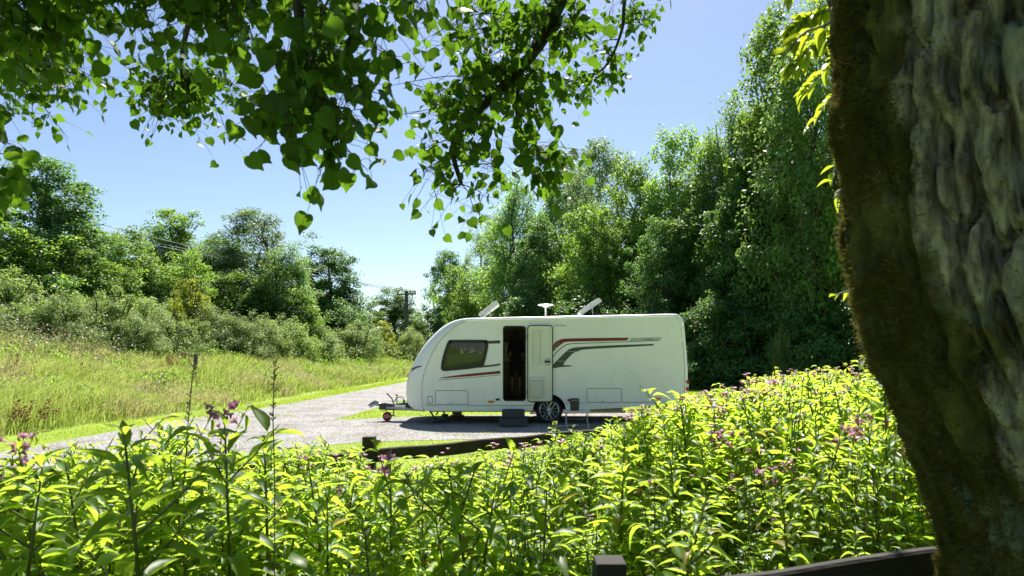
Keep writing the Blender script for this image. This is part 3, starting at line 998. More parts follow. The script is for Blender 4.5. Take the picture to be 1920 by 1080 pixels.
# reddish dock stalks in the meadow
for i, (x, y, Y, nst, hh, lab) in enumerate((
        (340, 655, 27, 26, 0.9, 'rust-brown dock clump in front of the pale bramble patch'),
        (25, 690, 19.5, 14, 0.75, 'brown dock clump in the meadow at the very edge of view'),
        (70, 740, 14.6, 14, 0.6, 'reddish dock clump low on the near end of the bank'),
        (300, 690, 22, 12, 0.65, 'thin brown dock clump in the middle of the meadow'),
        (150, 690, 21, 10, 0.7, 'sparse dark dock clump below the feathery bushes'))):
    px = (x - 960) / FPX * Y
    z0 = float(height(np.array([px]), np.array([Y]))[0])
    t = empty('dock_plant', (px, Y, z0))
    tag(t, lab, 'plant', 'dock plants in the meadow')
    st_, sd = MB(), []
    for q in range(nst):
        bx, by = px + rng.normal(0, 0.28), Y + rng.normal(0, 0.28)
        h = hh * rng.uniform(0.7, 1.2)
        tip = np.array([bx + rng.normal(0, 0.1), by + rng.normal(0, 0.1), z0 + h])
        st_.tube([(bx, by, z0 - 0.02), tip], [0.006, 0.003], 4)
        for u in rng.random(34):
            f = 0.45 + 0.55 * u
            sd.append(np.array([bx, by, z0]) * (1 - f) + tip * f + rng.normal(0, 0.03, 3))
    st_.build('stalk_tuft', M['dead'], t, kind='stuff')
    P = np.array(sd) - np.array(t.location)
    nr = rng.normal(size=P.shape)
    nr /= np.linalg.norm(nr, axis=1, keepdims=True)
    L = rng.uniform(0.03, 0.06, len(P))
    V, Fq = leaf_quads(P, nr, L, L * 0.8, 0.1, i)
    link('seed_head', np_mesh('seed_head', V, Fq, M['dock'], rng.random(len(P)) * 0.85), t, kind='stuff')

# ------------------------------------------------------------------ utility pole and wires
PY = 66.0
pb = at(762, 640, PY)
pz = float(height(np.array([pb[0]]), np.array([PY]))[0])
pole = empty('utility_pole', (pb[0], PY, pz))
tag(pole, 'grey wooden utility pole with a crossarm at the end of the bank', 'pole')
ptop = at(762, 546, PY)
MB().tube([(pb[0], PY, pz - 0.3), (pb[0], PY, (pz + ptop[2]) / 2), (pb[0], PY, ptop[2])], [0.22, 0.2, 0.17], 12).build('pole_shaft', M['pole'], pole, True)
arm_d = np.array([0.93, -0.36, 0])
ac = np.array([pb[0], PY, ptop[2] - 0.28])
MB().tube([ac - arm_d * 1.05, ac + arm_d * 1.05], 0.075, 6).build('crossarm', M['pole'], pole)
ends = []
for k in (-0.95, 0.05, 0.95):
    c = ac + arm_d * k
    MB().lathe([(0.0, 0.05), (0.05, 0.06), (0.07, 0.14), (0.045, 0.18), (0.07, 0.22), (0.05, 0.3), (0.0, 0.32)], c, 'Z', 10).build('insulator', M['porcelain'], pole, True)
    ends.append(c + np.array([0, 0, 0.3]))
MB().tube([(pb[0] + 0.1, PY - 0.05, ptop[2] - 2.4), ac + arm_d * 0.75], 0.03, 5).build('brace', M['steel'], pole)
far_end = [at(-420, 258, 31), at(-420, 288, 31.4), at(-420, 306, 30.6)]
wl_ = ['uppermost of the three overhead wires running from the utility pole', 'middle one of the three overhead wires running from the utility pole', 'lowest of the three overhead wires running from the utility pole']
for a, b_, lab in zip(ends, far_end, wl_):
    pts = []
    for i in range(33):
        f = i / 32
        p = a * (1 - f) + b_ * f
        p = p + np.array([0, 0, -0.45 * 4 * f * (1 - f)])
        pts.append(p)
    tag(MB().tube(pts, 0.024, 5).build('overhead_wire', M['wire']), lab, 'wire', 'overhead wires')
fp = np.array([far_end[1][0], 31.0])
fz = float(height(fp[0:1], fp[1:2])[0])
# the small marker post in the meadow
mp_ = at(367, 660, 26)
mz = float(height(mp_[0:1], mp_[1:2])[0])
tag(MB().box((mp_[0] - 0.06, 25.94, mz - 0.1), (mp_[0] + 0.06, 26.06, mz + 1.05), 0.012).build('marker_post', M['pole']), 'short grey wooden post standing alone in the meadow below the bushes', 'post')

# ------------------------------------------------------------------ caravan
Y0 = 16.3                   # near side wall
KP = Y0 / FPX               # metres per photo pixel on that wall
CW = 2.28                   # body width


def cx(x): return (x - 960.0) * KP
def cz(y): return CAM_H + (HOR - y) * KP
def cv(x, y, dy=0.0): return np.array([cx(x), Y0 + dy, cz(y)])


van = empty('touring_caravan', (cx(1027), Y0 + CW / 2, 0.0))
tag(van, 'white touring caravan with red and grey-green stripes and its door open', 'caravan')

FC = [(778, 770), (766, 760), (762, 745), (762, 728), (764, 712), (770, 693), (780, 672), (794, 649), (812, 628), (830, 612), (848, 602), (868, 597), (900, 595.5),
      (1000, 593.5), (1100, 591.5), (1200, 589.5), (1262, 588), (1274, 591), (1281, 598), (1284, 608), (1287, 640), (1290, 680), (1291, 712), (1289, 740), (1287, 753)]
SCN = [(796, 770), (792, 762), (791, 748), (791, 730), (792, 714), (796, 697), (803, 678), (813, 657), (827, 637), (842, 622), (857, 610), (873, 603), (902, 601),
       (1000, 599), (1100, 597), (1200, 595), (1258, 594), (1268, 597), (1274, 603), (1277, 612), (1280, 642), (1283, 680), (1284, 712), (1283, 740), (1281, 754)]
DEP = np.array([0.34] * 7 + [0.32, 0.28, 0.22, 0.15, 0.09] + [0.07] * 5 + [0.08] * 8)
nC = len(FC)
fpt = np.array([((x - 960) / FPX * (Y0 + (d if i < 11 else 0)), CAM_H + (HOR - y) / FPX * Y0) for i, ((x, y), d) in enumerate(zip(FC, DEP))])
spt = np.array([(cx(x), cz(y)) for x, y in SCN])


def dense(a, m=4):
    """smooth resampling of the contour (Catmull-Rom)"""
    o = []
    for i in range(len(a) - 1):
        p0, p1, p2, p3 = a[max(i - 1, 0)], a[i], a[i + 1], a[min(i + 2, len(a) - 1)]
        for j in range(m):
            t = j / m
            o.append(0.5 * ((2 * p1) + (p2 - p0) * t + (2 * p0 - 5 * p1 + 4 * p2 - p3) * t * t + (3 * p1 - p0 - 3 * p2 + p3) * t ** 3))
    o.append(a[-1])
    return np.array(o)


fd, sd_, dd = dense(fpt), dense(spt), dense(DEP[:, None])[:, 0]
nD = len(fd)
STEPS = 7
rows = []
for j in range(STEPS):
    th = j / (STEPS - 1) * math.pi / 2
    rows.append(np.stack([sd_[:, 0] + (fd[:, 0] - sd_[:, 0]) * math.sin(th), Y0 + dd * (1 - math.cos(th)), sd_[:, 1] + (fd[:, 1] - sd_[:, 1]) * math.sin(th)], -1))
full = rows + [np.stack([r_[:, 0], 2 * Y0 + CW - r_[:, 1], r_[:, 2]], -1) for r_ in rows[::-1]]
# split: front moulding (first 11 contour points), roof and rear
cut = 11 * 4
mb = MB()
V = [p for r_ in full for p in r_]
nr_ = len(full)
frontF = [(i * nD + k, (i + 1) * nD + k, (i + 1) * nD + k + 1, i * nD + k + 1) for i in range(nr_ - 1) for k in range(0, cut)]
roofF = [(i * nD + k, (i + 1) * nD + k, (i + 1) * nD + k + 1, i * nD + k + 1) for i in range(nr_ - 1) for k in range(cut, nD - 1)]


def sub(V, Fs):
    used = sorted({i for f in Fs for i in f})
    mp = {u: j for j, u in enumerate(used)}
    return [V[u] for u in used], [tuple(mp[i] for i in f) for f in Fs]


MB().add(*sub(V, frontF)).build('front_panel', M['white_front'], van, True, sharp=60)
MB().add(*sub(V, roofF)).build('roof_and_rear', M['white'], van, True, sharp=60)


def rrect(x0, y0, x1, y1, r, n=5):
    """rounded rectangle in photo pixels, as (X, Z) points"""
    o = []
    for (ax, ay, a0) in ((x1 - r, y0 + r, -90), (x1 - r, y1 - r, 0), (x0 + r, y1 - r, 90), (x0 + r, y0 + r, 180)):
        for k in range(n + 1):
            th = R(a0 + 90 * k / n)
            o.append((cx(ax + r * math.cos(th)), cz(ay + r * math.sin(th))))
    return o


def smooth_poly(pts, m=3):
    return [tuple(p) for p in dense(np.array(list(pts) + [pts[0]], float), m)[:-1]]


DOOR = rrect(943, 611, 986, 752, 6)
WIN = [(cx(x), cz(y)) for x, y in ((843, 640), (848, 639), (907, 639), (912, 640), (914, 645), (912, 660), (906, 683), (902, 686), (880, 690), (838, 694), (830, 693), (828.5, 688), (831, 672), (839, 646))]
arch = [(cx(1030 + 31 * math.cos(R(a))), cz(770 - 31 * math.sin(R(a)))) for a in range(4, 180, 8)]
outer = [tuple(p) for p in sd_] + [(cx(1240), cz(758)), (cx(1150), cz(764.5)), (cx(1100), cz(768))] + arch + [(cx(985), cz(770)), (cx(890), cz(770))]


def wall_with_holes(name, outer, holes, y, mat, reveal=0.03, parent=van):
    polys = [[Vector((p[0], p[1], 0)) for p in outer]] + [[Vector((p[0], p[1], 0)) for p in h] for h in holes]
    tr = tessellate_polygon(polys)
    fl = [p for pl in polys for p in pl]
    m = MB().add([(p.x, y, p.y) for p in fl], tr)
    for h in holes:
        k = len(h)
        m.add([(p[0], y, p[1]) for p in h] + [(p[0], y + reveal, p[1]) for p in h], [(i, (i + 1) % k, k + (i + 1) % k, k + i) for i in range(k)])
    return m.build(name, mat, parent)


wall_with_holes('side_wall', outer, [DOOR, WIN], Y0, M['white'])
yb = Y0 + CW
WIN2 = rrect(850, 642, 925, 690, 5)
wall_with_holes('side_wall', outer, [WIN2], yb, M['white'], -0.03)
# interior shell and furniture
ib = MB()
x0, x1, zf, zr = cx(800), cx(1272), cz(752), cz(604)
ib.add([(x0, Y0 + .03, zf), (x1, Y0 + .03, zf), (x1, yb - .03, zf), (x0, yb - .03, zf)], [(0, 1, 2, 3)])
ib.build('interior_floor', M['wood_in'], van)
MB().box((cx(1045), Y0 + 0.9, zf + 0.002), (cx(1049), yb - 0.04, zr), 0).build('partition', M['wood_in'], van)
MB().box((cx(936), Y0 + 1.55, zf + 0.003), (cx(1010), yb - 0.05, cz(682)), 0.01).build('kitchen_unit', M['wood_in'], van)
MB().box((cx(936), Y0 + 1.52, cz(682) + 0.002), (cx(1010), yb - 0.05, cz(679)), 0.005).build('worktop', M['liner'], van)
MB().box((cx(936), Y0 + 1.75, cz(640)), (cx(1040), yb - 0.05, cz(612)), 0.01).build('overhead_locker', M['wood_in'], van)
MB().box((cx(806), Y0 + 0.10, zf + 0.003), (cx(900), Y0 + 0.75, cz(705)), 0.02).build('bench', M['wood_in'], van)
MB().box((cx(830), Y0 + 0.12, cz(705) + 0.003), (cx(912), Y0 + 0.34, cz(663)), 0.05).build('bench_cushion', M['cushion'], van, True)
MB().box((cx(830), yb - 0.34, cz(705) + 0.003), (cx(922), yb - 0.12, cz(668)), 0.05).build('bench_cushion', M['cushion'], van, True)
MB().box((cx(925), Y0 + 0.06, cz(740)), (cx(935), Y0 + 0.6, zr - 0.03), 0.01).build('wardrobe_end', M['wood_in'], van)
for xa, xb in ((829, 838), (901, 911)):
    pts = []
    for i in range(13):
        f = i / 12
        pts.append((cx(xa + (xb - xa) * f), Y0 + 0.055 + 0.012 * math.sin(f * 22)))
    m = MB()
    m.add([(p[0], p[1], cz(640)) for p in pts] + [(p[0], p[1], cz(692)) for p in pts], [(i, i + 1, 14 + i, 13 + i) for i in range(12)])
    m.build('curtain', M['curtain'], van, True)
MB().box((cx(834), Y0 + 0.05, cz(652)), (cx(912), Y0 + 0.09, cz(640)), 0.01).build('window_blind', M['black'], van)


def inset(poly, d):
    c = np.mean(poly, 0)
    o = []
    n = len(poly)
    for i in range(n):
        a, b_, c_ = np.array(poly[i - 1]), np.array(poly[i]), np.array(poly[(i + 1) % n])
        t = c_ - a
        t = t / (np.linalg.norm(t) + 1e-9)
        nr = np.array([-t[1], t[0]])
        if np.dot(nr, c - b_) < 0: nr = -nr
        o.append(tuple(b_ + nr * d))
    return o


def ring(outl, inl, y0, y1):
    """flat frame between two outlines with the same point count"""
    n = len(outl)
    m = MB()
    V = [(p[0], y0, p[1]) for p in outl] + [(p[0], y0, p[1]) for p in inl] + [(p[0], y1, p[1]) for p in outl] + [(p[0], y1, p[1]) for p in inl]
    Fq = []
    for i in range(n):
        j = (i + 1) % n
        Fq += [(i, j, n + j, n + i), (2 * n + i, 3 * n + i, 3 * n + j, 2 * n + j), (i, 2 * n + i, 2 * n + j, j), (n + i, n + j, 3 * n + j, 3 * n + i)]
    return m.add(V, Fq)


WINd = smooth_poly(WIN, 2)
win = MB().plate(inset(WINd, 0.012), Y0 - 0.012, Y0 - 0.004).build('window', M['glass'], van)
ring(inset(WINd, -0.022), inset(WINd, 0.055), Y0 - 0.016, Y0 + 0.004).build('window_frame', M['gap'], win)
for x in (868, 893):
    MB().box((cx(x), Y0 + 0.02, cz(691)), (cx(x + 3), Y0 + 0.04, cz(688)), 0.003).build('catch', M['black'], win)
MB().plate(inset(WIN2, 0.004), yb - 0.006, yb + 0.004).build('window', M['glass'], van)
# front window following the moulded nose
fw = [k for k in range(5 * 4 + 1, 9 * 4)]
m = MB()
gv = []
for k in fw:
    t = fd[k + 1] - fd[k - 1]
    nv = np.array([-t[1], t[0]]) / np.linalg.norm(t)
    p = fd[k] + nv * 0.006
    gv.append(p)
ysn = np.linspace(Y0 + 0.52, yb - 0.52, 8)
m.add([(p[0], y, p[1]) for y in ysn for p in gv], [(i * len(gv) + k, (i + 1) * len(gv) + k, (i + 1) * len(gv) + k + 1, i * len(gv) + k + 1) for i in range(7) for k in range(len(gv) - 1)])
m.build('front_window', M['black'], van, True)
# dark badge stripe wrapping the nose
m = MB()
bk = [(768, 694), (771, 691), (776, 688.5), (783, 686.5), (790, 686)]
bk2 = [(790, 688), (784, 689), (778, 691), (773, 694.5), (769, 698)]
idx = [0.12, 0.10, 0.065, 0.03, 0.008]


def nose_y(x, y):
    z = cz(y)
    i = int(np.argmin(np.abs(fd[:cut, 1] - z)))
    u = np.clip((cx(x) - sd_[i, 0]) / (fd[i, 0] - sd_[i, 0]), 0, 0.98)
    return Y0 + dd[i] * (1 - math.cos(math.asin(u))) - 0.006


pb_ = bk + bk2
m.add([(cx(x), nose_y(x, y), cz(y)) for x, y in pb_], [(0, 1, 8, 9), (1, 2, 7, 8), (2, 3, 6, 7), (3, 4, 5, 6)])
m.build('nose_badge', M['line'], van)
# seam and awning rail
MB().tube([(p[0], Y0 - 0.004, p[1]) for p in sd_[:cut + 1]], 0.008, 6).build('front_seam', M['silver'], van, True)
MB().tube([(p[0] , Y0 - 0.006, p[1] + 0.004) for p in sd_[cut:20 * 4]], 0.013, 6).build('awning_rail', M['white'], van, True)
MB().tube([(p[0], Y0 - 0.003, p[1]) for p in sd_[20 * 4:24 * 4]], 0.008, 6).build('rear_seam', M['silver'], van, True)
MB().tube([cv(1277, 606, -0.02), cv(1281, 606, -0.04), cv(1282, 616, -0.04), cv(1278.5, 617, -0.015)], 0.009, 6).build('grab_handle', M['white'], van, True)
MB().plate([(cx(1040), cz(609.5)), (cx(1062), cz(609.5)), (cx(1061), cz(611.5)), (cx(1040), cz(611.5))], Y0 - 0.02, Y0 - 0.002).build('drip_rail', M['silver'], van)
# skirts with the groove above them
sk1 = [(cx(797), cz(761)), (cx(998), cz(761)), (cx(996), cz(770.5)), (cx(797), cz(770.5))]
sk2 = [(cx(1064), cz(757.5)), (cx(1180), cz(756.5)), (cx(1280), cz(755)), (cx(1240), cz(759)), (cx(1150), cz(765)), (cx(1100), cz(768.5)), (cx(1062), cz(770))]
for s_ in (sk1, sk2):
    MB().plate(s_, Y0 - 0.018, Y0 - 0.003).build('skirt', M['white'], van)
MB().plate([(cx(797), cz(759.6)), (cx(998), cz(759.6)), (cx(998), cz(760.4)), (cx(797), cz(760.4))], Y0 - 0.006, Y0 - 0.002).build('groove', M['line'], van)
MB().plate([(cx(1062), cz(755.6)), (cx(1280), cz(753.0)), (cx(1280), cz(753.8)), (cx(1062), cz(756.4))], Y0 - 0.006, Y0 - 0.002).build('groove', M['line'], van)


def hatch(x0, y0, x1, y1, r=3, knob=None):
    h = MB().plate(inset(rrect(x0, y0, x1, y1, r), 0.012), Y0 - 0.012, Y0 - 0.006).build('locker_door', M['white'], van)
    MB().plate(rrect(x0, y0, x1, y1, r), Y0 - 0.005, Y0 - 0.001).build('seal', M['line'], h)
    ring(rrect(x0 - 1.2, y0 - 1.2, x1 + 1.2, y1 + 1.2, r), rrect(x0, y0, x1, y1, r), Y0 - 0.014, Y0 - 0.0015).build('surround', M['white'], h)
    for kx, ky in knob or ():
        MB().plate(rrect(kx - 1.3, ky - 1.6, kx + 1.3, ky + 1.6, 1), Y0 - 0.02, Y0 - 0.0125).build('lock', M['silver'], h)
    return h


hatch(816, 732, 878, 759, 3, ((845, 756),))
hatch(1100, 728, 1166, 755, 3, ((1130, 752),))
hatch(801, 743, 811, 757.5, 2, ((806, 755),))
MB().plate(rrect(914, 737, 927, 757, 2), Y0 - 0.01, Y0 - 0.0015).build('marker_plate', M['white'], van)
MB().plate(rrect(914.5, 751, 926.5, 755, 1.2), Y0 - 0.02, Y0 - 0.0105).build('marker_lamp', M['orange'], van)
MB().plate(rrect(929, 747, 937.5, 751, 1.8), Y0 - 0.012, Y0 - 0.0015).build('gas_outlet', M['black'], van)
MB().plate(rrect(1226, 745.5, 1239, 749, 1.2), Y0 - 0.014, Y0 - 0.0015).build('marker_lamp', M['orange'], van)
MB().plate(rrect(1064, 748, 1070, 752.5, 1.8), Y0 - 0.03, Y0 - 0.0015).build('water_inlet', M['redlamp'], van)
# rear lamp cluster on the corner
for ya, yb_, mm in ((713, 719, 'redlamp'), (719.6, 725.6, 'clearlamp'), (726.2, 732, 'redlamp')):
    MB().box((cx(1284.5), Y0 + 0.005, cz(yb_)), (cx(1292), Y0 + 0.14, cz(ya)), 0.012).build('rear_lamp', M[mm], van, True)

# painted stripes: thin vinyl laid on the side wall


def decal(name, pts, mat, d=0.004, smooth=0):
    p = [(cx(x), cz(y)) for x, y in pts]
    polys = [[Vector((q[0], q[1], 0)) for q in p]]
    tr = tessellate_polygon(polys)
    return MB().add([(q[0], Y0 - d, q[1]) for q in p], tr).build(name, M[mat], van)


def strip(top, bot):
    """smooth band between an upper and a lower edge (photo pixels)"""
    return [tuple(p) for p in dense(np.array(top, float), 5)] + [tuple(p) for p in dense(np.array(bot, float), 5)[::-1]]


decal('stripe', strip([(1036.5, 648), (1042, 641), (1050, 637), (1060, 635), (1100, 634), (1180, 633)], [(1036.5, 660), (1044, 652), (1053, 645), (1063, 641), (1100, 640), (1175, 638.5)]), 'red')
decal('stripe', strip([(1036.5, 668), (1047, 656), (1058, 648), (1070, 644), (1110, 642.5), (1236, 638)], [(1036.5, 670), (1048, 657.2), (1059, 649.2), (1071, 645.2), (1110, 643.6), (1236, 639)]), 'line', 0.0045)
decal('stripe', [(1184, 633.6), (1242, 632.5), (1237, 637.8), (1179, 639.6)], 'silver', 0.004)
decal('stripe', strip([(1036.5, 684), (1050, 670), (1064, 657), (1074, 652.5), (1090, 650.5), (1150, 647.5), (1227, 644.8)], [(1056, 685), (1060, 677.5), (1074, 663), (1086, 657.5), (1100, 655), (1150, 652), (1224, 648)]), 'green')
decal('stripe', [(1036.5, 690.5), (1037, 684), (1056, 684.5), (1072, 685), (1071, 687), (1054, 688)], 'green', 0.0046)
for (a, b_, y) in ((1036.5, 1048, 651.5), (1063.5, 1084, 659.3), (1044, 1060, 677.3)):
    decal('pinstripe', [(a, y - 0.35), (b_, y - 0.35), (b_, y + 0.35), (a, y + 0.35)], 'silver', 0.0054)
for dx in (4.5, 8.5):
    decal('pinstripe', strip([(1036.5, 648 + dx), (1043, 640.5 + dx), (1050, 636.6 + dx * 0.72)], [(1036.5, 648.6 + dx), (1043, 641.1 + dx), (1050, 637.1 + dx * 0.72)]), 'silver', 0.0052)
decal('stripe', [(913.5, 639), (938, 638), (938, 644), (914.5, 644.6)], 'green')
decal('stripe', strip([(904, 685.5), (920, 684), (938, 681.5)], [(896, 690), (920, 687.5), (938, 685)]), 'green', 0.005)
decal('stripe', strip([(829, 707.5), (870, 702), (938, 695.2)], [(824, 709.6), (870, 706.4), (938, 700.5)]), 'red')
decal('stripe', strip([(822, 712.0), (870, 708.4), (938, 702.6)], [(822, 712.8), (870, 709.4), (938, 703.4)]), 'line')
# the small slanted script on the silver stripe
m = MB()
for i, (dx, h, w) in enumerate(((0, 2.6, 1), (2.3, 2.0, 1), (4.4, 2.0, .8), (6.2, 3.0, .8), (8.0, 2.0, .9), (9.8, 2.0, .9), (11.6, 3.0, .8))):
    x = 1209 + dx
    m.plate([(cx(x), cz(637.6)), (cx(x + w), cz(637.6)), (cx(x + w + 1), cz(637.6 - h)), (cx(x + 1), cz(637.6 - h))], Y0 - 0.0065, Y0 - 0.0052)
m.build('lettering', M['line'], van)

# door frame and open door folded back against the side
ring(inset(DOOR, -0.022), inset(DOOR, 0.012), Y0 - 0.01, Y0 + 0.03).build('door_frame', M['white'], van)
ring(inset(DOOR, -0.003), inset(DOOR, 0.02), Y0 - 0.0115, Y0 - 0.0103).build('door_seal', M['gap'], van)
DL = rrect(989, 610, 1036, 753, 6)
dl = MB().plate(DL, Y0 - 0.085, Y0 - 0.035).build('door', M['cream'], van, True, sharp=30)
ring(inset(DL, -0.006), inset(DL, 0.018), Y0 - 0.092, Y0 - 0.0855).build('door_seal', M['gap'], dl)
ring(inset(DL, 0.018), inset(DL, 0.045), Y0 - 0.096, Y0 - 0.086).build('door_trim', M['cream'], dl)
MB().plate(rrect(998.5, 619, 1014, 683, 2), Y0 - 0.094, Y0 - 0.086).build('blind_frame', M['cream2'], dl)
for i in range(16):
    yy = 621 + i * 3.8
    MB().plate([(cx(1000.5), cz(yy)), (cx(1012), cz(yy)), (cx(1012), cz(yy + 3.2)), (cx(1000.5), cz(yy + 3.2))], Y0 - 0.101, Y0 - 0.095).build('blind_pleat', M['cream'], dl)
MB().box((cx(995), Y0 - 0.19, cz(745)), (cx(1017), Y0 - 0.087, cz(712)), 0.025).build('waste_bin', M['cream2'], dl, True)
MB().box((cx(994), Y0 - 0.20, cz(712) + 0.003), (cx(1018), Y0 - 0.087, cz(708)), 0.012).build('waste_bin_lid', M['cream'], dl, True)
MB().lathe([(0.0, -0.125), (0.05, -0.125), (0.085, -0.105), (0.095, -0.0865)], (cx(1027), Y0, cz(678)), 'Y', 20).build('latch_plate', M['cream2'], dl, True)
MB().box((cx(1021), Y0 - 0.15, cz(680)), (cx(1031), Y0 - 0.127, cz(676)), 0.008).build('door_handle', M['black'], dl)
for yy in (630, 735):
    MB().box((cx(986.2), Y0 - 0.05, cz(yy + 4)), (cx(988.8), Y0 - 0.012, cz(yy - 4)), 0.004).build('hinge', M['silver'], dl)

# roof fittings
for xa, xb in ((898, 935), (1088, 1128)):
    a, b_ = at(xa, 591 if xa < 1000 else 587, Y0 + 0.75), at(xb - 3, 565 if xa < 1000 else 560, Y0 + 0.75)
    t = (b_ - a) / np.linalg.norm(b_ - a)
    nv = np.array([-t[2], 0, t[0]])
    lid = MB()
    w0, w1 = Y0 + 0.72, Y0 + 1.52
    zz = a[2]
    prof_ = [a - nv * 0.0, a + nv * 0.035 + t * 0.02, b_ + nv * 0.05 - t * 0.05, b_ + nv * 0.02, b_ - nv * 0.075, b_ - nv * 0.085 - t * 0.03, a - nv * 0.06]
    np_ = len(prof_)
    lid.add([(p[0], w0, p[2]) for p in prof_] + [(p[0], w1, p[2]) for p in prof_], [tuple(range(np_)), tuple(range(2 * np_ - 1, np_ - 1, -1))] + [(i, (i + 1) % np_, np_ + (i + 1) % np_, np_ + i) for i in range(np_)])
    rl = lid.build('roof_vent_lid', M['silver'], van)
    for k in range(4):
        q = a + (b_ - a) * (0.18 + 0.2 * k) + nv * 0.045
        MB().tube([(q[0], w0 + 0.06, q[2]), (q[0], w1 - 0.06, q[2])], 0.012, 6).build('rib', M['silver'], rl)
    q = a + (b_ - a) * 0.55
    rz_ = float(np.interp(q[0] + 0.06, fd[cut:68, 0], fd[cut:68, 1])) - 0.02
    MB().tube([(q[0] + 0.06, w0 + 0.05, rz_), (q[0] + 0.02, w0 + 0.05, q[2] - 0.03)], 0.01, 6).build('stay', M['silver'], rl)
    rz = float(np.interp(a[0], fd[cut:68, 0], fd[cut:68, 1]))
    MB().box((a[0] - 0.05, w0 - 0.03, rz - 0.03), (a[0] + 0.52, w1 + 0.03, rz + 0.03), 0.012).build('roof_vent_frame', M['white'], van)
ap = at(1023, 590, Y0 + 0.7)
at2 = at(1023, 574, Y0 + 0.7)
MB().tube([(ap[0], ap[1], ap[2] - 0.12), (ap[0], ap[1], at2[2])], 0.02, 8).build('aerial_mast', M['white'], van, True)
MB().lathe([(0.0, -0.03), (0.06, -0.03), (0.08, 0.0), (0.18, 0.012), (0.2, 0.03), (0.18, 0.045), (0.05, 0.055), (0.0, 0.056)], at2, 'Z', 24).build('aerial_disc', M['white'], van, True)

# running gear
wc = np.array([cx(1030), Y0 + 0.16, 0.325])


def make_wheel(c, sgn):
    tyre = MB().lathe([(0.215, 0.085), (0.225, -0.06), (0.235, -0.085), (0.27, -0.098), (0.305, -0.092), (0.32, -0.075), (0.327, -0.04), (0.327, 0.04), (0.32, 0.075), (0.3, 0.092), (0.215, 0.085)], c, 'Y', 48).build('wheel', M['tyre'], van, True)
    rim = MB().lathe([(0.236, -0.088), (0.226, -0.092), (0.218, -0.085), (0.205, -0.03), (0.19, 0.07), (0.02, 0.072)], c, 'Y', 48).build('rim', M['alloy'], tyre, True)
    MB().lathe([(0.0, 0.05), (0.19, 0.05)], c, 'Y', 32).build('brake_drum', M['black'], tyre)
    for k in range(6):
        a = R(60 * k + 30)
        hub = c + np.array([0.05 * math.cos(a), -0.052, 0.05 * math.sin(a)])
        fork = c + np.array([0.12 * math.cos(a), -0.062, 0.12 * math.sin(a)])
        for d in (-15, 15):
            e = a + R(d)
            f1 = a + R(d * 1.0)
            hubp = c + np.array([0.045 * math.cos(a + R(d * 1.2)), -0.055, 0.045 * math.sin(a + R(d * 1.2))])
            midp = c + np.array([0.13 * math.cos(a + R(d * 0.75)), -0.066, 0.13 * math.sin(a + R(d * 0.75))])
            endp = c + np.array([0.215 * math.cos(a + R(d * 1.25)), -0.078, 0.215 * math.sin(a + R(d * 1.25))])
            MB().tube([hubp, midp, endp], [0.016, 0.012, 0.013], 6).build('spoke', M['alloy'], tyre, True)
    MB().lathe([(0.0, -0.07), (0.04, -0.068), (0.055, -0.055), (0.055, 0.02)], c, 'Y', 24).build('hub_cap', M['alloy'], tyre, True)


make_wheel(wc, 1)
far_w = np.array([wc[0], Y0 + CW - 0.16, 0.325])
MB().lathe([(0.0, -0.08), (0.22, -0.085), (0.235, -0.098), (0.27, -0.098), (0.305, -0.092), (0.327, -0.04), (0.327, 0.04), (0.3, 0.092), (0.0, 0.085)], far_w, 'Y', 32).build('wheel', M['tyre'], van, True)
al = MB()
na = 24
aw = [(cx(1030 + 31 * math.cos(R(180 * i / na))), cz(770 - 31 * math.sin(R(180 * i / na)))) for i in range(na + 1)]
al.add([(p[0], Y0, p[1]) for p in aw] + [(p[0], Y0 + 0.4, p[1]) for p in aw], [(i, i + 1, na + 2 + i, na + 1 + i) for i in range(na)])
al.add([(p[0], Y0 + 0.4, p[1]) for p in aw], [tuple(range(na + 1))])
al.build('wheel_arch_liner', M['gap'], van)
aw2 = [(cx(1030 + 33.5 * math.cos(R(180 * i / na))), cz(770 - 33.5 * math.sin(R(180 * i / na)))) for i in range(na + 1)]
m = MB()
m.add([(p[0], Y0 - 0.015, p[1]) for p in aw] + [(p[0], Y0 - 0.015, p[1]) for p in aw2] + [(p[0], Y0 + 0.02, p[1]) for p in aw], [(i, i + 1, na + 2 + i, na + 1 + i) for i in range(na)] + [(i, i + 1, 2 * na + 3 + i, 2 * na + 2 + i) for i in range(na)])
m.build('wheel_arch_trim', M['white'], van, True)
MB().tube([(wc[0], Y0 + 0.2, 0.34), (wc[0], yb - 0.2, 0.34)], 0.05, 8).build('axle', M['steel'], van, True)
fl = MB()
fl.add([(cx(785), Y0 + 0.02, cz(768)), (cx(995), Y0 + 0.02, cz(768)), (cx(995), yb - 0.02, cz(768)), (cx(785), yb - 0.02, cz(768))], [(0, 1, 2, 3)])
fl.add([(cx(1064), Y0 + 0.02, cz(767)), (cx(1284), Y0 + 0.02, cz(752.5)), (cx(1284), yb - 0.02, cz(752.5)), (cx(1064), yb - 0.02, cz(767))], [(0, 1, 2, 3)])
fl.add([(cx(995), Y0 + 0.42, cz(766)), (cx(1064), Y0 + 0.42, cz(766)), (cx(1064), yb - 0.42, cz(766)), (cx(995), yb - 0.42, cz(766))], [(0, 1, 2, 3)])
fl.build('underfloor', M['black'], van)
for yy in (Y0 + 0.55, yb - 0.6):
    MB().box((cx(800), yy, cz(776)), (cx(1180), yy + 0.06, cz(768) - 0.004), 0).build('chassis_rail', M['steel'], van)
MB().box((cx(905), Y0 + 0.35, cz(774)), (cx(935), Y0 + 0.5, cz(768.5)), 0.01).build('chassis_bracket', M['black'], van)
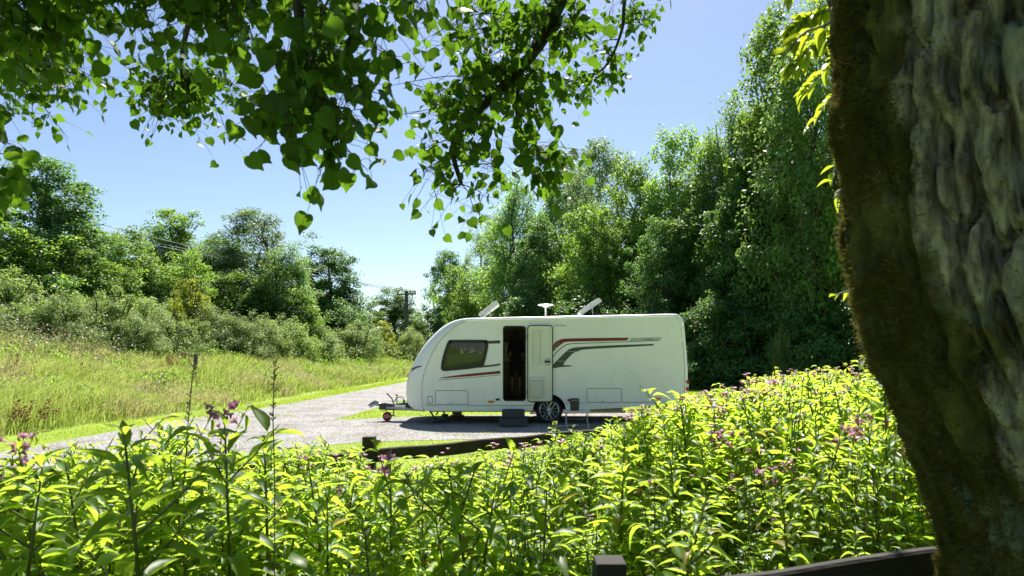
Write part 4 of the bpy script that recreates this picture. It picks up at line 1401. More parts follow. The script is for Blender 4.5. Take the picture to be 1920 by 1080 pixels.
# corner steadies
for (x, yy, zb) in ((813, Y0 + 0.25, 1), (815, yb - 0.3, 1), (1245, Y0 + 0.3, -1), (1245, yb - 0.3, -1)):
    top = cz(768 if zb > 0 else 757)
    sdx = 0.16 * zb
    X_ = cx(x)
    s_ = MB().tube([(X_ - 0.16 * zb, yy, top), (X_ + 0.05 * zb, yy, 0.06)], 0.022, 6).build('corner_steady', M['black'], van)
    MB().tube([(X_ + 0.13 * zb, yy + 0.03, top), (X_ + 0.03 * zb, yy + 0.03, 0.2)], 0.018, 6).build('brace', M['black'], s_)
    MB().box((X_ - 0.04, yy - 0.07, 0.008), (X_ + 0.14, yy + 0.08, 0.06), 0.01).build('foot', M['black'], s_)
# A-frame, hitch, jockey wheel
HY = Y0 + 0.72


def hp(x, y, dy=0): return at(x, y, HY) + np.array([0, dy, 0])


MB().tube([hp(716, 763, 0.02), hp(800, 766, 0.62)], 0.035, 6).build('frame_bar', M['steel'], van)
MB().tube([hp(716, 763, -0.02), hp(800, 766, -0.5)], 0.035, 6).build('frame_bar', M['steel'], van)
m = MB()
sect = [(712, 757, 767), (722, 755, 768), (742, 758, 768.5), (752, 755.5, 768.5), (766, 754, 769), (774, 755, 769)]
for i in range(len(sect) - 1):
    (xa, ya, yb1), (xb, yc, yd) = sect[i], sect[i + 1]
    A, B, C_, D = hp(xa, ya), hp(xa, yb1), hp(xb, yc), hp(xb, yd)
    w = 0.09 + 0.012 * i
    m.add([A + (0, -w, 0), A + (0, w, 0), B + (0, w, 0), B + (0, -w, 0), C_ + (0, -w - .012, 0), C_ + (0, w + .012, 0), D + (0, w + .012, 0), D + (0, -w - .012, 0)],
          [(0, 1, 5, 4), (3, 7, 6, 2), (0, 4, 7, 3), (1, 2, 6, 5)] + ([(0, 3, 2, 1)] if i == 0 else []) + ([(4, 5, 6, 7)] if i == len(sect) - 2 else []))
m.build('hitch_cover', M['black'], van)
MB().box(hp(742, 763.5, -0.155), hp(762, 758.5, -0.147), 0).build('hitch_plate', M['alloy'], van)
hh_ = MB().tube([hp(713, 759), hp(703, 757), hp(693, 761)], [0.045, 0.05, 0.05], 10).build('coupling_head', M['steel'], van, True)
MB().tube([hp(714, 757), hp(704, 751.5), hp(694, 757), hp(690.5, 760)], [0.014, 0.016, 0.016, 0.012], 8).build('stabiliser_handle', M['black'], van, True)
MB().tube([hp(738, 756), hp(735, 748), hp(729, 741), hp(725, 738)], [0.016, 0.015, 0.016, 0.02], 8).build('handbrake_lever', M['black'], van, True)
MB().tube([hp(739, 753), hp(744, 746), hp(752, 744), hp(757, 748), hp(757.5, 755)], 0.011, 8).build('electric_cable', M['black'], van, True)
MB().tube([hp(757.5, 756), hp(757.5, 750)], [0.035, 0.02], 8).build('cable_plug', M['black'], van, True)
MB().tube([hp(713, 764), hp(714, 769), hp(719, 771.5), hp(726, 769)], 0.009, 6).build('breakaway_cable', M['black'], van, True)
MB().tube([hp(743.5, 758, 0.05), hp(743.5, 744, 0.05)], 0.014, 8).build('jockey_crank', M['steel'], van, True)
MB().lathe([(0, -0.03), (0.028, -0.02), (0.03, 0.02), (0, 0.03)], hp(743.5, 741.5, 0.05), 'Z', 10).build('crank_knob', M['redlamp'], van, True)
jw = hp(726, 785.5)
jw[2] = 0.118
MB().tube([hp(738, 756), np.array([hp(738, 0)[0], HY, 0.125])], 0.02, 8).build('jockey_stem', M['steel'], van, True)
MB().tube([np.array([hp(738, 0)[0], HY - 0.0, 0.14]), np.array([jw[0], HY, 0.122])], 0.018, 6).build('jockey_fork', M['black'], van)
jt = MB().lathe([(0.085, -0.035), (0.105, -0.04), (0.114, -0.02), (0.114, 0.02), (0.105, 0.04), (0.0, 0.04)], jw, 'Y', 28).build('jockey_wheel', M['tyre'], van, True)
MB().lathe([(0.0, -0.036), (0.07, -0.036), (0.085, -0.028), (0.092, -0.034)], jw, 'Y', 28).build('hub', M['orange_hub'], jt, True)
cu = bpy.data.curves.new('letters', 'FONT')
cu.body = 'CPW'
cu.size = 0.085
cu.align_x = 'CENTER'
cu.align_y = 'CENTER'
cu.extrude = 0.001
co = bpy.data.objects.new('letters', cu)
COL.objects.link(co)
dg = bpy.context.evaluated_depsgraph_get()
lm = bpy.data.meshes.new_from_object(co.evaluated_get(dg))
bpy.data.objects.remove(co)
lm.materials.clear()
lm.materials.append(M['clearlamp'])
lo = link('lettering', lm, jt, tuple(jw + np.array([0.01, -0.0395, -0.005]) - wloc(jt)))
lo.rotation_euler = (R(90), 0, 0)

# the person standing inside, seen from behind
PX, PYc, PZ = cx(967.5) * 1.07, Y0 + 1.12, zf


def make_person():
    J = {}
    pts = [('pel', 0, 0, .90, .135), ('waist', 0, 0, 1.04, .125), ('chest', 0, .0, 1.24, .150), ('sho', 0, 0, 1.36, .115), ('neck', 0, .01, 1.45, .055), ('head0', 0, .02, 1.53, .075), ('head1', 0, .025, 1.61, .082), ('head2', 0, .02, 1.66, .05)]
    V, rad, E = [], [], []
    ids = {}

    def addp(n, x, y, z, r, par=None, ry=None):
        ids[n] = len(V)
        V.append((x, y, z))
        rad.append((r, ry or r * 0.8))
        if par: E.append((ids[par], ids[n]))
    prev = None
    for n_, x, y, z, r in pts:
        addp(n_, x, y, z, r, prev)
        prev = n_
    for s_, nm in ((-1, 'l'), (1, 'r')):
        addp('sh' + nm, s_ * .155, 0, 1.35, .062, 'sho')
        addp('el' + nm, s_ * .205, .04, 1.08, .045, 'sh' + nm)
        addp('wr' + nm, s_ * .16, .24, 0.99, .032, 'el' + nm, .03)
        addp('pa' + nm, s_ * .145, .31, 0.985, .034, 'wr' + nm, .02)
        for q, (fx, ln) in enumerate(((-.026, .07), (-.009, .082), (.009, .078), (.026, .062))):
            addp('f%d%s' % (q, nm), s_ * .145 + fx, .355, .98, .0095, 'pa' + nm, .0095)
            addp('g%d%s' % (q, nm), s_ * .145 + fx * 1.05, .355 + ln * .55, .965, .0085, 'f%d%s' % (q, nm), .0085)
        addp('t' + nm, s_ * .145 - s_ * .045, .31, .985, .011, 'pa' + nm, .011)
        addp('u' + nm, s_ * .145 - s_ * .058, .345, .98, .0095, 't' + nm, .0095)
        addp('hip' + nm, s_ * .085, 0, .84, .095, 'pel')
        addp('kn' + nm, s_ * .095, .01, .47, .058, 'hip' + nm)
        addp('ca' + nm, s_ * .098, -.01, .33, .055, 'kn' + nm)
        addp('an' + nm, s_ * .1, -.01, .09, .036, 'ca' + nm)
        addp('he' + nm, s_ * .1, -.02, .04, .036, 'an' + nm)
        addp('to' + nm, s_ * .115, .15, .03, .03, 'an' + nm, .04)
    me = bpy.data.meshes.new('person')
    me.from_pydata(V, E, [])
    o = bpy.data.objects.new('person_tmp', me)
    COL.objects.link(o)
    mod = o.modifiers.new('Skin', 'SKIN')
    mod.use_smooth_shade = True
    for i, d in enumerate(me.skin_vertices[0].data):
        d.radius = rad[i]
        d.use_root = (i == 0)
    sb = o.modifiers.new('Sub', 'SUBSURF')
    sb.levels = sb.render_levels = 2
    dg = bpy.context.evaluated_depsgraph_get()
    dg.update()
    nm_ = bpy.data.meshes.new_from_object(o.evaluated_get(dg))
    bpy.data.objects.remove(o)
    for k_ in ('skin', 'shirt', 'shorts', 'hair'): nm_.materials.append(M[k_])
    for p in nm_.polygons:
        c = p.center
        p.use_smooth = True
        p.material_index = 0
        if c.z > 1.47 and (c.y < 0.03 or c.z > 1.63): p.material_index = 3
        elif 0.92 < c.z < 1.45 and not (abs(c.x) > 0.13 and (c.z < 1.12 or c.y > 0.12)): p.material_index = 1
        elif 0.52 < c.z <= 0.92 and c.y < 0.2: p.material_index = 2
    return nm_


pm = make_person()
pe = link('person', pm, None, (PX, PYc, PZ))
pe.scale = (1.02, 1.02, 1.02)
tag(pe, 'person in dark top and shorts standing inside the caravan doorway, facing in', 'person')

# ------------------------------------------------------------------ things around the caravan
# plastic double step
sy = 15.55
st_ = empty('double_step', tuple(at(961, 803, sy) * np.array([1, 1, 0])))
tag(st_, 'dark grey plastic two-tread step on the gravel below the open door', 'step')
s0, s1 = at(936, 803, sy), at(989, 787, sy)
s2, s3 = at(941, 803, sy + 0.33), at(984, 769, sy + 0.33)
MB().box((s0[0], sy, 0.012), (s1[0], sy + 0.3, 0.19), 0.02).build('lower_tread', M['step'], st_)
MB().box((s2[0], sy + 0.302, 0.012), (s3[0], sy + 0.6, 0.37), 0.02).build('upper_tread', M['step'], st_)
for i in range(5):
    MB().box((s0[0] + 0.04, sy + 0.03 + i * 0.052, 0.1905), (s1[0] - 0.04, sy + 0.05 + i * 0.052, 0.197), 0.002).build('grip_rib', M['gap'], st_)
    MB().box((s2[0] + 0.04, sy + 0.335 + i * 0.052, 0.3705), (s3[0] - 0.04, sy + 0.355 + i * 0.052, 0.377), 0.002).build('grip_rib', M['gap'], st_)

# low folding table
ty = 15.25
ta, tb = at(1058, 771, ty), at(1108, 771, ty)
zt = ta[2]
tt = empty('folding_table', ((ta[0] + tb[0]) / 2, ty + 0.22, 0))
tag(tt, 'low pale folding camping table with thin splayed legs beside the caravan wheel', 'table')
MB().box((ta[0], ty, zt - 0.025), (tb[0], ty + 0.44, zt), 0.008).build('tabletop', M['table'], tt)
for xx in (ta[0] + 0.06, tb[0] - 0.06):
    for q in (-1, 1):
        MB().tube([(xx + q * 0.012, ty + 0.22 - q * 0.14, zt - 0.026), (xx - q * 0.012, ty + 0.22 + q * 0.19, 0.008)], 0.011, 6).build('leg', M['alloy'], tt)
    MB().tube([(xx, ty + 0.06, 0.16), (xx, ty + 0.38, 0.16)], 0.008, 6).build('stretcher', M['alloy'], tt)
MB().tube([(ta[0] + 0.06, ty + 0.22, 0.2), (tb[0] - 0.06, ty + 0.22, 0.2)], 0.008, 6).build('cross_bar', M['alloy'], tt)
# dark lidded bucket on it
bx = at(1079, 771, ty)[0]
bk_ = empty('lidded_canister', (bx, ty + 0.2, zt))
tag(bk_, 'black lidded canister with a carrying handle standing on the folding table', 'canister')
MB().lathe([(0.0, 0.003), (0.095, 0.003), (0.1, 0.02), (0.105, 0.22), (0.1, 0.235)], (bx, ty + 0.2, zt), 'Z', 24).build('canister_body', M['bin'], bk_, True)
MB().lathe([(0.108, 0.236), (0.11, 0.262), (0.09, 0.275), (0.0, 0.28)], (bx, ty + 0.2, zt), 'Z', 24).build('lid', M['bin'], bk_, True)
MB().tube([(bx - 0.108, ty + 0.2, zt + 0.2), (bx - 0.08, ty + 0.09, zt + 0.235), (bx, ty + 0.06, zt + 0.24), (bx + 0.08, ty + 0.09, zt + 0.235), (bx + 0.108, ty + 0.2, zt + 0.2)], 0.008, 6).build('carrying_handle', M['steel'], bk_, True)
for q in range(9):
    a = R(200 + q * 17)
    MB().tube([(bx + 0.1 * math.cos(a), ty + 0.2 + 0.1 * math.sin(a), zt + 0.03), (bx + 0.106 * math.cos(a), ty + 0.2 + 0.106 * math.sin(a), zt + 0.2)], 0.004, 4).build('flute', M['bin'], bk_)
# pale pole lying in the shade
tag(MB().tube([np.array([at(1040, 0, 15.5)[0], 15.45, 0.03]), np.array([at(1084, 0, 15.7)[0], 15.75, 0.032])], [0.016, 0.022], 8).build('awning_pole', M['silver']), 'thin pale pole lying on the shaded gravel by the folding table', 'pole')
# brown reel lying under the van
rc = np.array([at(857, 0, 18.15)[0], 18.15, 0.014])
rl_ = empty('cable_reel', tuple(rc))
tag(rl_, 'reddish brown cable reel lying flat under the front of the caravan', 'reel')
MB().lathe([(0, 0), (0.19, 0), (0.2, 0.012), (0.19, 0.03), (0.12, 0.034)], rc, 'Z', 28).build('lower_flange', M['rust'], rl_, True)
MB().lathe([(0.12, 0.034), (0.13, 0.06), (0.13, 0.12), (0.12, 0.145)], rc, 'Z', 28).build('drum', M['ply'], rl_, True)
MB().lathe([(0.12, 0.146), (0.19, 0.15), (0.2, 0.165), (0.19, 0.18), (0, 0.185)], rc, 'Z', 28).build('upper_flange', M['rust'], rl_, True)
# timber edging behind the pitch
for (xa, ya, xb, yb2, lab) in ((0.5, 18.98, 3.2, 19.3, 'low timber board edging the gravel seen under the caravan by the wheel'), (3.3, 19.34, 5.5, 19.28, 'low timber board edging the gravel under the rear of the caravan')):
    d_ = np.array([xb - xa, yb2 - ya, 0])
    L_ = np.linalg.norm(d_)
    o = MB().box((0, -0.03, -0.05), (L_, 0.03, 0.12), 0.008).build('edging_board', M['ply'])
    o.location = (xa + d_[0] / 2, ya + d_[1] / 2, -0.05)
    o.rotation_euler = (0, 0, math.atan2(d_[1], d_[0]))
    tag(o, lab, 'board', 'timber edging boards')

# ------------------------------------------------------------------ fences
def board(a, b_, h, t, z, z2=None):
    """horizontal rail from a to b (x, y), height h, thickness t, lower edge at z, a little uneven"""
    a, b_ = np.array(a, float), np.array(b_, float)
    d = b_ - a
    L_ = np.linalg.norm(d)
    u, w = d / L_, np.array([-d[1], d[0]]) / L_
    n_ = max(4, int(L_ / 0.25))
    m = MB()
    V = []
    for i in range(n_ + 1):
        p = a + u * L_ * i / n_
        j = 0.006 * math.sin(i * 1.7 + a[0] * 5) + 0.004 * math.sin(i * 3.1)
        j += ((z if z2 is None else z2) - z) * i / n_
        for (ww, zz) in ((-t / 2, z + j), (t / 2, z + j), (t / 2, z + h + j - 0.005), (t / 2 - 0.008, z + h + j + .003), (-t / 2 + 0.008, z + h + j + .003), (-t / 2, z + h + j - .005)):
            V.append((p[0] + w[0] * ww, p[1] + w[1] * ww, zz))
    Fq = [(i * 6 + k, i * 6 + (k + 1) % 6, (i + 1) * 6 + (k + 1) % 6, (i + 1) * 6 + k) for i in range(n_) for k in range(6)]
    Fq += [tuple(range(6)), tuple(n_ * 6 + k for k in range(6))]
    return m.add(V, Fq)


def fence(name, posts, label, ph, rails, psize=0.1, off=0.06):
    root = empty(name, (posts[0][0], posts[0][1], 0))
    tag(root, label, 'fence')
    for i, p in enumerate(posts):
        h = psize / 2
        q = posts[min(i + 1, len(posts) - 1)] if i < len(posts) - 1 else posts[i]
        MB().box((p[0] - h, p[1] - h, -0.2), (p[0] + h, p[1] + h, ph + 0.01 * math.sin(i * 2.2)), 0.008).build('post', M['fence'], root)
    for a, b_ in zip(posts[:-1], posts[1:]):
        d = np.array(b_, float) - np.array(a, float)
        w = np.array([-d[1], d[0]]) / np.linalg.norm(d)
        if w[1] > 0: w = -w
        aa, bb = np.array(a) + w * (psize / 2 + 0.022), np.array(b_) + w * (psize / 2 + 0.022)
        e = d / np.linalg.norm(d) * 0.004
        for z, h in rails:
            board(aa + e, bb - e, h, 0.04, z).build('rail', M['fence'], root)
    return root


FENCE = [(-4.9, 1.9), (-4.1, 2.9), (-2.85, 4.15), (-1.17, 5.6), (1.9, 7.9), (3.2, 9.75), (4.36, 11.6), (5.1, 13.4)]
fence('post_and_rail_fence', FENCE, 'dark post-and-rail fence between the balsam stand and the mown verge', 1.02, ((0.815, 0.105), (0.36, 0.105)))
NFENCE = [(-1.7, 1.86), (0.30, 2.1), (2.3, 2.38)]
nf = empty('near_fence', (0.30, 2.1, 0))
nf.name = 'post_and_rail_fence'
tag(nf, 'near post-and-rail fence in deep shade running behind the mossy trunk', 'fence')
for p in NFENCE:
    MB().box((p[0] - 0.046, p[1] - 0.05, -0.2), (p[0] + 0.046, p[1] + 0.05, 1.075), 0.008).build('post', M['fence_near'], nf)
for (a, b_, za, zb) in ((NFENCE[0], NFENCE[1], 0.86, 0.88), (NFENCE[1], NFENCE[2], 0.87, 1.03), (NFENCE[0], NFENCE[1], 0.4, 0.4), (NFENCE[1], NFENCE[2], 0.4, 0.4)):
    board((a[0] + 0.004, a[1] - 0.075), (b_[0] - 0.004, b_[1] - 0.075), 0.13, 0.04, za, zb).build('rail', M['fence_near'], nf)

# ------------------------------------------------------------------ Himalayan balsam stand
def unit_leaf(droop, fold=0.28, rows_=(0, .14, .34, .56, .78, 1.0), wid=(0.02, .62, 1.0, .85, .45, 0.0)):
    """lance-shaped leaf, length 1 along +X, width 1 (scaled later), folded along the rib and drooping"""
    V = []
    for t, w in zip(rows_, wid):
        z = -droop * t * t
        x = t * (1 - 0.25 * droop * t)
        V += [(x, -0.5 * w, z + fold * 0.5 * w), (x, 0, z), (x, 0.5 * w, z + fold * 0.5 * w)]
    n_ = len(rows_)
    Fq = []
    for i in range(n_ - 1):
        a = i * 3
        Fq += [(a, a + 1, a + 4, a + 3), (a + 1, a + 2, a + 5, a + 4)]
    return np.array(V, float), np.array(Fq)


ULEAF = [unit_leaf(d) for d in (0.15, 0.45, 0.8)]


def balsam(seed, H, dense_=1.0):
    """stem tubes and leaf placements (kind, base, direction azimuth, pitch, length, width) of one plant"""
    r = np.random.default_rng(seed)
    mb = MB()
    lean = r.normal(0, 0.07, 2)
    def axis(f): return np.array([lean[0] * H * f * f, lean[1] * H * f * f, H * f])
    mb.tube([axis(f) for f in (-0.03, .25, .5, .75, 1.0)], [0.011, 0.0095, 0.008, 0.006, 0.003], 5)
    leaves = []
    f = 0.22
    az = r.uniform(0, 6.28)
    while f < 1.0:
        nl = 3 if f > 0.45 else 2
        size = 0.148 * np.interp(f, [0.2, 0.5, 0.8, 0.93, 1.0], [0.65, 1.0, 0.95, 0.62, 0.36]) * r.uniform(0.75, 1.2)
        for k in range(nl):
            if r.random() < (0.35 if f < 0.45 else 0.06): continue
            a = az + k * 2 * math.pi / nl + r.normal(0, 0.2)
            pitch = np.interp(f, [0.2, 0.7, 0.92, 1.0], [-0.15, 0.2, 0.55, 0.95]) + r.normal(0, 0.22)
            L = size * r.uniform(0.8, 1.2)
            leaves.append((int(r.integers(3)), axis(f), a, pitch, L, L * r.uniform(0.25, 0.36)))
        az += 1.05
        f += np.interp(f, [0.2, 0.6, 0.9, 1.0], [0.09, 0.052, 0.031, 0.028]) / (H / 1.2) / dense_
    # side shoots
    for q in range(int(r.integers(3, 8))):
        f = r.uniform(0.4, 0.92)
        a = r.uniform(0, 6.28)
        p0 = axis(f)
        ln = r.uniform(0.14, 0.34)
        d = np.array([math.cos(a) * 0.75, math.sin(a) * 0.75, 0.75])
        p1 = p0 + d * ln
        mb.tube([p0, (p0 + p1) / 2 + np.array([0, 0, -0.01]), p1], [0.004, 0.0035, 0.002], 4, cap=False)
        for k in range(int(r.integers(5, 9))):
            g_ = r.uniform(0.35, 1.0)
            L = r.uniform(0.05, 0.115)
            leaves.append((int(r.integers(3)), p0 + (p1 - p0) * g_, r.uniform(0, 6.28), r.normal(0.25, 0.35), L, L * r.uniform(0.28, 0.38)))
    return mb, leaves, axis


def leaf_matrix(base, a, pitch, L, W):
    ca, sa, cp, sp = math.cos(a), math.sin(a), math.cos(pitch), math.sin(pitch)
    X_ = np.array([ca * cp, sa * cp, sp])
    Y_ = np.array([-sa, ca, 0.0])
    Z_ = np.cross(X_, Y_)
    return X_ * L, Y_ * W, Z_ * L, base


def merge_leaves(leaves, r, petiole=True):
    Vs, Fs, rn_ = [], [], []
    n_ = 0
    for (k, base, a, pitch, L, W) in leaves:
        V, Fq = ULEAF[k]
        X_, Y_, Z_, B = leaf_matrix(base, a, pitch, L, W)
        Vs.append(V[:, :1] * X_ + V[:, 1:2] * Y_ + V[:, 2:] * (Z_ * 0.9) + B + X_ * 0.12)
        Fs.append(Fq + n_)
        rn_.append(np.full(len(Fq), min(max(r.normal(0.45, 0.24), 0), 0.88) if r.random() > 0.035 else 0.97))
        n_ += len(V)
    return np.concatenate(Vs), np.concatenate(Fs), np.concatenate(rn_)


# petals: a small hooded flower
def flower_mesh():
    V, Fq = [], []
    r = np.random.default_rng(4)
    for k in range(6):
        a = k * 1.05
        d = np.array([math.cos(a), math.sin(a), 0.25 * math.sin(3 * a) + 0.2])
        s_ = np.array([-math.sin(a), math.cos(a), 0.3])
        n_ = len(V)
        V += [np.zeros(3), d * 0.010 + s_ * 0.009, d * 0.021 + np.array([0, 0, 0.004]), d * 0.010 - s_ * 0.009]
        Fq.append((n_, n_ + 1, n_ + 2, n_ + 3))
    n_ = len(V)
    V += [np.array(p) for p in ((0.007, 0, 0), (-0.004, 0.007, 0), (-0.004, -0.007, 0), (0.0, 0, -0.022))]
    Fq += [(n_, n_ + 1, n_ + 3, n_ + 3)]
    me = bpy.data.meshes.new('flower')
    me.from_pydata([tuple(p) for p in V], [], [tuple(dict.fromkeys(f)) for f in Fq] + [(n_ + 1, n_ + 2, n_ + 3), (n_ + 2, n_, n_ + 3)])
    me.materials.append(M['pink'])
    return me


FLOWER = flower_mesh()
VAR = []
for v in range(12):
    Hn = 1.2
    mb, leaves, axis = balsam(100 + v, Hn)
    v_ = np.array(mb.v)
    sm = bpy.data.meshes.new('balsam_stem')
    sm.from_pydata([tuple(p) for p in v_], [], mb.f)
    for p in sm.polygons: p.use_smooth = True
    sm.materials.append(M['l_stem'])
    V, Fq, rn_ = merge_leaves(leaves, np.random.default_rng(v))
    fm = np_mesh('balsam_foliage', V, Fq, M['l_balsam'], rn_, smooth=True)
    VAR.append((sm, fm, V, Fq, rn_, v_, mb.f, axis(1.0)))



def nettle(seed, H):
    """slimmer plant: paired toothed leaves and hanging seed tassels"""
    r = np.random.default_rng(seed)
    mb, leaves = MB(), []
    ln = r.normal(0, 0.06, 2)
    def axis(f): return np.array([ln[0] * H * f * f, ln[1] * H * f * f, H * f])
    mb.tube([axis(f) for f in (-0.03, .3, .6, 1.0)], [0.005, 0.0045, 0.0035, 0.002], 4)
    f, az = 0.2, r.uniform(0, 6.28)
    while f < 1.0:
        size = 0.085 * np.interp(f, [0.2, 0.5, 0.85, 1.0], [0.8, 1.0, 0.75, 0.35])
        for k in range(2):
            L = size * r.uniform(0.8, 1.2)
            leaves.append((int(r.integers(3)), axis(f), az + k * math.pi + r.normal(0, .15), r.normal(0.0, 0.25), L, L * r.uniform(0.5, 0.62)))
        if f > 0.45:
            for k in range(4):
                a_ = r.uniform(0, 6.28)
                p0 = axis(f)
                d_ = np.array([math.cos(a_), math.sin(a_), 0]) * r.uniform(0.03, 0.06)
                mb.tube([p0, p0 + d_ + np.array([0, 0, -0.015]), p0 + d_ * 1.25 + np.array([0, 0, -0.06])], [0.002, 0.003, 0.0025], 3, cap=False)
        az += math.pi / 2
        f += 0.055
    return mb, leaves, axis


for v in range(4):
    mb, leaves, axis = nettle(700 + v, 1.2)
    v_ = np.array(mb.v)
    sm = bpy.data.meshes.new('nettle_stem')
    sm.from_pydata([tuple(p) for p in v_], [], mb.f)
    sm.materials.append(M['l_stem'])
    V, Fq, rn_ = merge_leaves(leaves, np.random.default_rng(60 + v))
    VAR.append((sm, np_mesh('nettle_foliage', V, Fq, M['l_mid'], np.minimum(rn_, 0.85), smooth=True), V, Fq, rn_, v_, mb.f, axis(1.0)))

SKY_X = [-400, 0, 120, 250, 300, 430, 520, 600, 680, 715, 760, 900, 1000, 1100, 1200, 1300, 1400, 1500, 1650, 1800, 2300]
SKY_Y = [840, 850, 835, 800, 795, 790, 825, 838, 852, 876, 868, 848, 832, 806, 782, 742, 716, 700, 690, 690, 690]


def fence_y(X): return np.interp(X, [p[0] for p in FENCE], [p[1] for p in FENCE])


def max_top(X, Y):
    px = 960 + X / Y * FPX
    return CAM_H - (np.interp(px, SKY_X, SKY_Y) - HOR) / FPX * Y


# candidate spots, Poisson-like
spots = []
grid = {}
tries = 0
while len(spots) < 980 and tries < 90000:
    tries += 1
    Y = rng.uniform(2.3, 11.5)
    X = rng.uniform(-0.8 * Y - 0.2, 0.72 * Y + 0.3)
    if Y > fence_y(X) - 0.16 or X > 5.2: continue
    if X > 0.75 and Y < 2.75: continue
    dmin = 0.125 if Y < 5 else 0.16
    ok = True
    gx, gy = int(X // 0.2), int(Y // 0.2)
    for i in (-1, 0, 1):
        for j in (-1, 0, 1):
            for (qx, qy) in grid.get((gx + i, gy + j), ()):
                if (qx - X) ** 2 + (qy - Y) ** 2 < dmin * dmin: ok = False
    if not ok: continue
    nat = 1.12 + 0.42 * np.clip((X - 0.4) / 1.6, 0, 1) + 0.18 * np.clip((-0.4 - X) / 0.8, 0, 1)
    h = nat * rng.uniform(0.58, 1.14) * (0.82 + 0.36 * float(vnoise(np.array([[X * 1.6, Y * 1.6, 3.0]]), 9)[0]))
    cap = max_top(X, Y)
    if h > cap: h = cap * rng.uniform(0.88, 1.0)
    if h < 0.45: continue
    grid.setdefault((gx, gy), []).append((X, Y))
    spots.append((X, Y, h))
# largest in the picture first
spots.sort(key=lambda p: p[1] - 0.5 * p[2])
N_IND = 285
BG = 'balsam plants between the two fences'
zones = {}


def zone_label(X, Y, fl, h):
    px = 960 + X / Y * FPX
    side = ('at the dark end of the stand' if px < 200 else 'below the near gravel drive' if px < 420 else 'below the caravan hitch' if px < 620 else
            'before the lone fence post' if px < 800 else 'below the open caravan door' if px < 1010 else 'below the caravan wheel' if px < 1180 else
            'below the caravan rear' if px < 1350 else 'right of the caravan' if px < 1540 else 'beside the mossy trunk')
    dist = 'close to the near fence' if Y < 2.8 else 'nearer half of the stand' if Y < 3.6 else 'farther half of the stand' if Y < 4.8 else 'near the far rail'
    size = 'tall ' if h > 1.22 else 'short ' if h < 0.86 else ''
    return size + ('pink-flowered balsam plant %s, %s' if fl else 'green balsam plant %s, %s') % (side, dist)


nflower = 0
for i, (X, Y, h) in enumerate(spots[:N_IND]):
    px = 960 + X / Y * FPX
    net = rng.random() < (0.38 if (px > 900 and Y < 3.9) else 0.12)
    sm, fm, V, Fq, rn_, sv, sf, tip = VAR[12 + i % 4 if net else i % 12]
    t = empty('nettle_plant' if net else 'balsam_plant', (X, Y, 0))
    rot = rng.uniform(0, 6.28)
    sc = h / 1.2
    t.rotation_euler = (0, 0, rot)
    sxy = (0.35 + 0.65 * sc) * rng.uniform(0.75, 1.1)
    t.scale = (sxy, sxy, sc)
    px = 960 + X / Y * FPX
    fl = rng.random() < (0.62 if px > 1250 else 0.26) and Y > 2.9
    fl = fl and not net
    tag(t, zone_label(X, Y, fl, h).replace('green balsam', 'small-leaved nettle') if net else zone_label(X, Y, fl, h), 'plant', 'nettles among the balsam' if net else BG)
    link('stem', sm, t)
    link('foliage', fm, t, kind='stuff')
    if fl:
        for q in range(int(rng.integers(4, 9))):
            f = link('flower', FLOWER, t, (tip[0] + rng.normal(0, 0.035), tip[1] + rng.normal(0, 0.035), tip[2] + rng.uniform(-0.06, 0.05)))
            f.rotation_euler = (rng.normal(0, 0.6), rng.normal(0, 0.6), rng.uniform(0, 6.28))
            s_ = rng.uniform(0.7, 1.15)
            f.scale = (s_, s_, s_ * sxy / sc)
# the rest of the stand as one mass
Vs, Fs, Rs, n0 = [], [], [], 0
SVs, SFs, s0_ = [], [], 0
FV = np.array([tuple(q.co) for q in FLOWER.vertices])
FFc = [tuple(p.vertices) for p in FLOWER.polygons]
FVs, FFs, f0_ = [], [], 0
for i, (X, Y, h) in enumerate(spots[N_IND:]):
    sm, fm, V, Fq, rn_, sv, sf, tip = VAR[(i * 5 + 3) % 12]
    a = rng.uniform(0, 6.28)
    ca, sa = math.cos(a), math.sin(a)
    sc = h / 1.2
    sx = 0.35 + 0.65 * sc
    Rm = np.array([[ca * sx, sa * sx, 0], [-sa * sx, ca * sx, 0], [0, 0, sc]])
    Vs.append(V @ Rm + np.array([X, Y, 0])); Fs.append(Fq + n0); Rs.append(rn_); n0 += len(V)
    SVs.append(sv @ Rm + np.array([X, Y, 0]))
    if rng.random() < (0.6 if 960 + X / Y * FPX > 1200 else 0.25):
        tp_ = tip @ Rm + np.array([X, Y, 0])
        for q in range(int(rng.integers(3, 8))):
            a2 = rng.uniform(0, 6.28)
            R2 = np.array([[math.cos(a2), math.sin(a2), 0], [-math.sin(a2), math.cos(a2), 0], [0, 0, 1]]) * rng.uniform(0.8, 1.35)
            FVs.append(FV @ R2 + tp_ + np.array([rng.normal(0, 0.04), rng.normal(0, 0.04), rng.uniform(-0.05, 0.06)]))
            FFs += [tuple(k + f0_ for k in f) for f in FFc]
            f0_ += len(FV)
    SFs += [tuple(k + s0_ for k in f) for f in sf]
    s0_ += len(sv)
if Vs:
    bs = link('balsam_undergrowth', np_mesh('balsam_undergrowth', np.concatenate(Vs), np.concatenate(Fs), M['l_balsam'], np.concatenate(Rs), smooth=True))
    tag(bs, 'mass of smaller balsam leaves filling the stand towards the far fence', 'undergrowth', kind='stuff')
    me = bpy.data.meshes.new('balsam_stems')
    me.from_pydata([tuple(p) for p in np.concatenate(SVs)], [], SFs)
    me.materials.append(M['l_stem'])
    link('stem_mass', me, bs, kind='stuff')
    me = bpy.data.meshes.new('balsam_blossom')
    me.from_pydata([tuple(p) for p in np.concatenate(FVs)], [], FFs)
    me.materials.append(M['pink'])
    link('blossom', me, bs, kind='stuff')

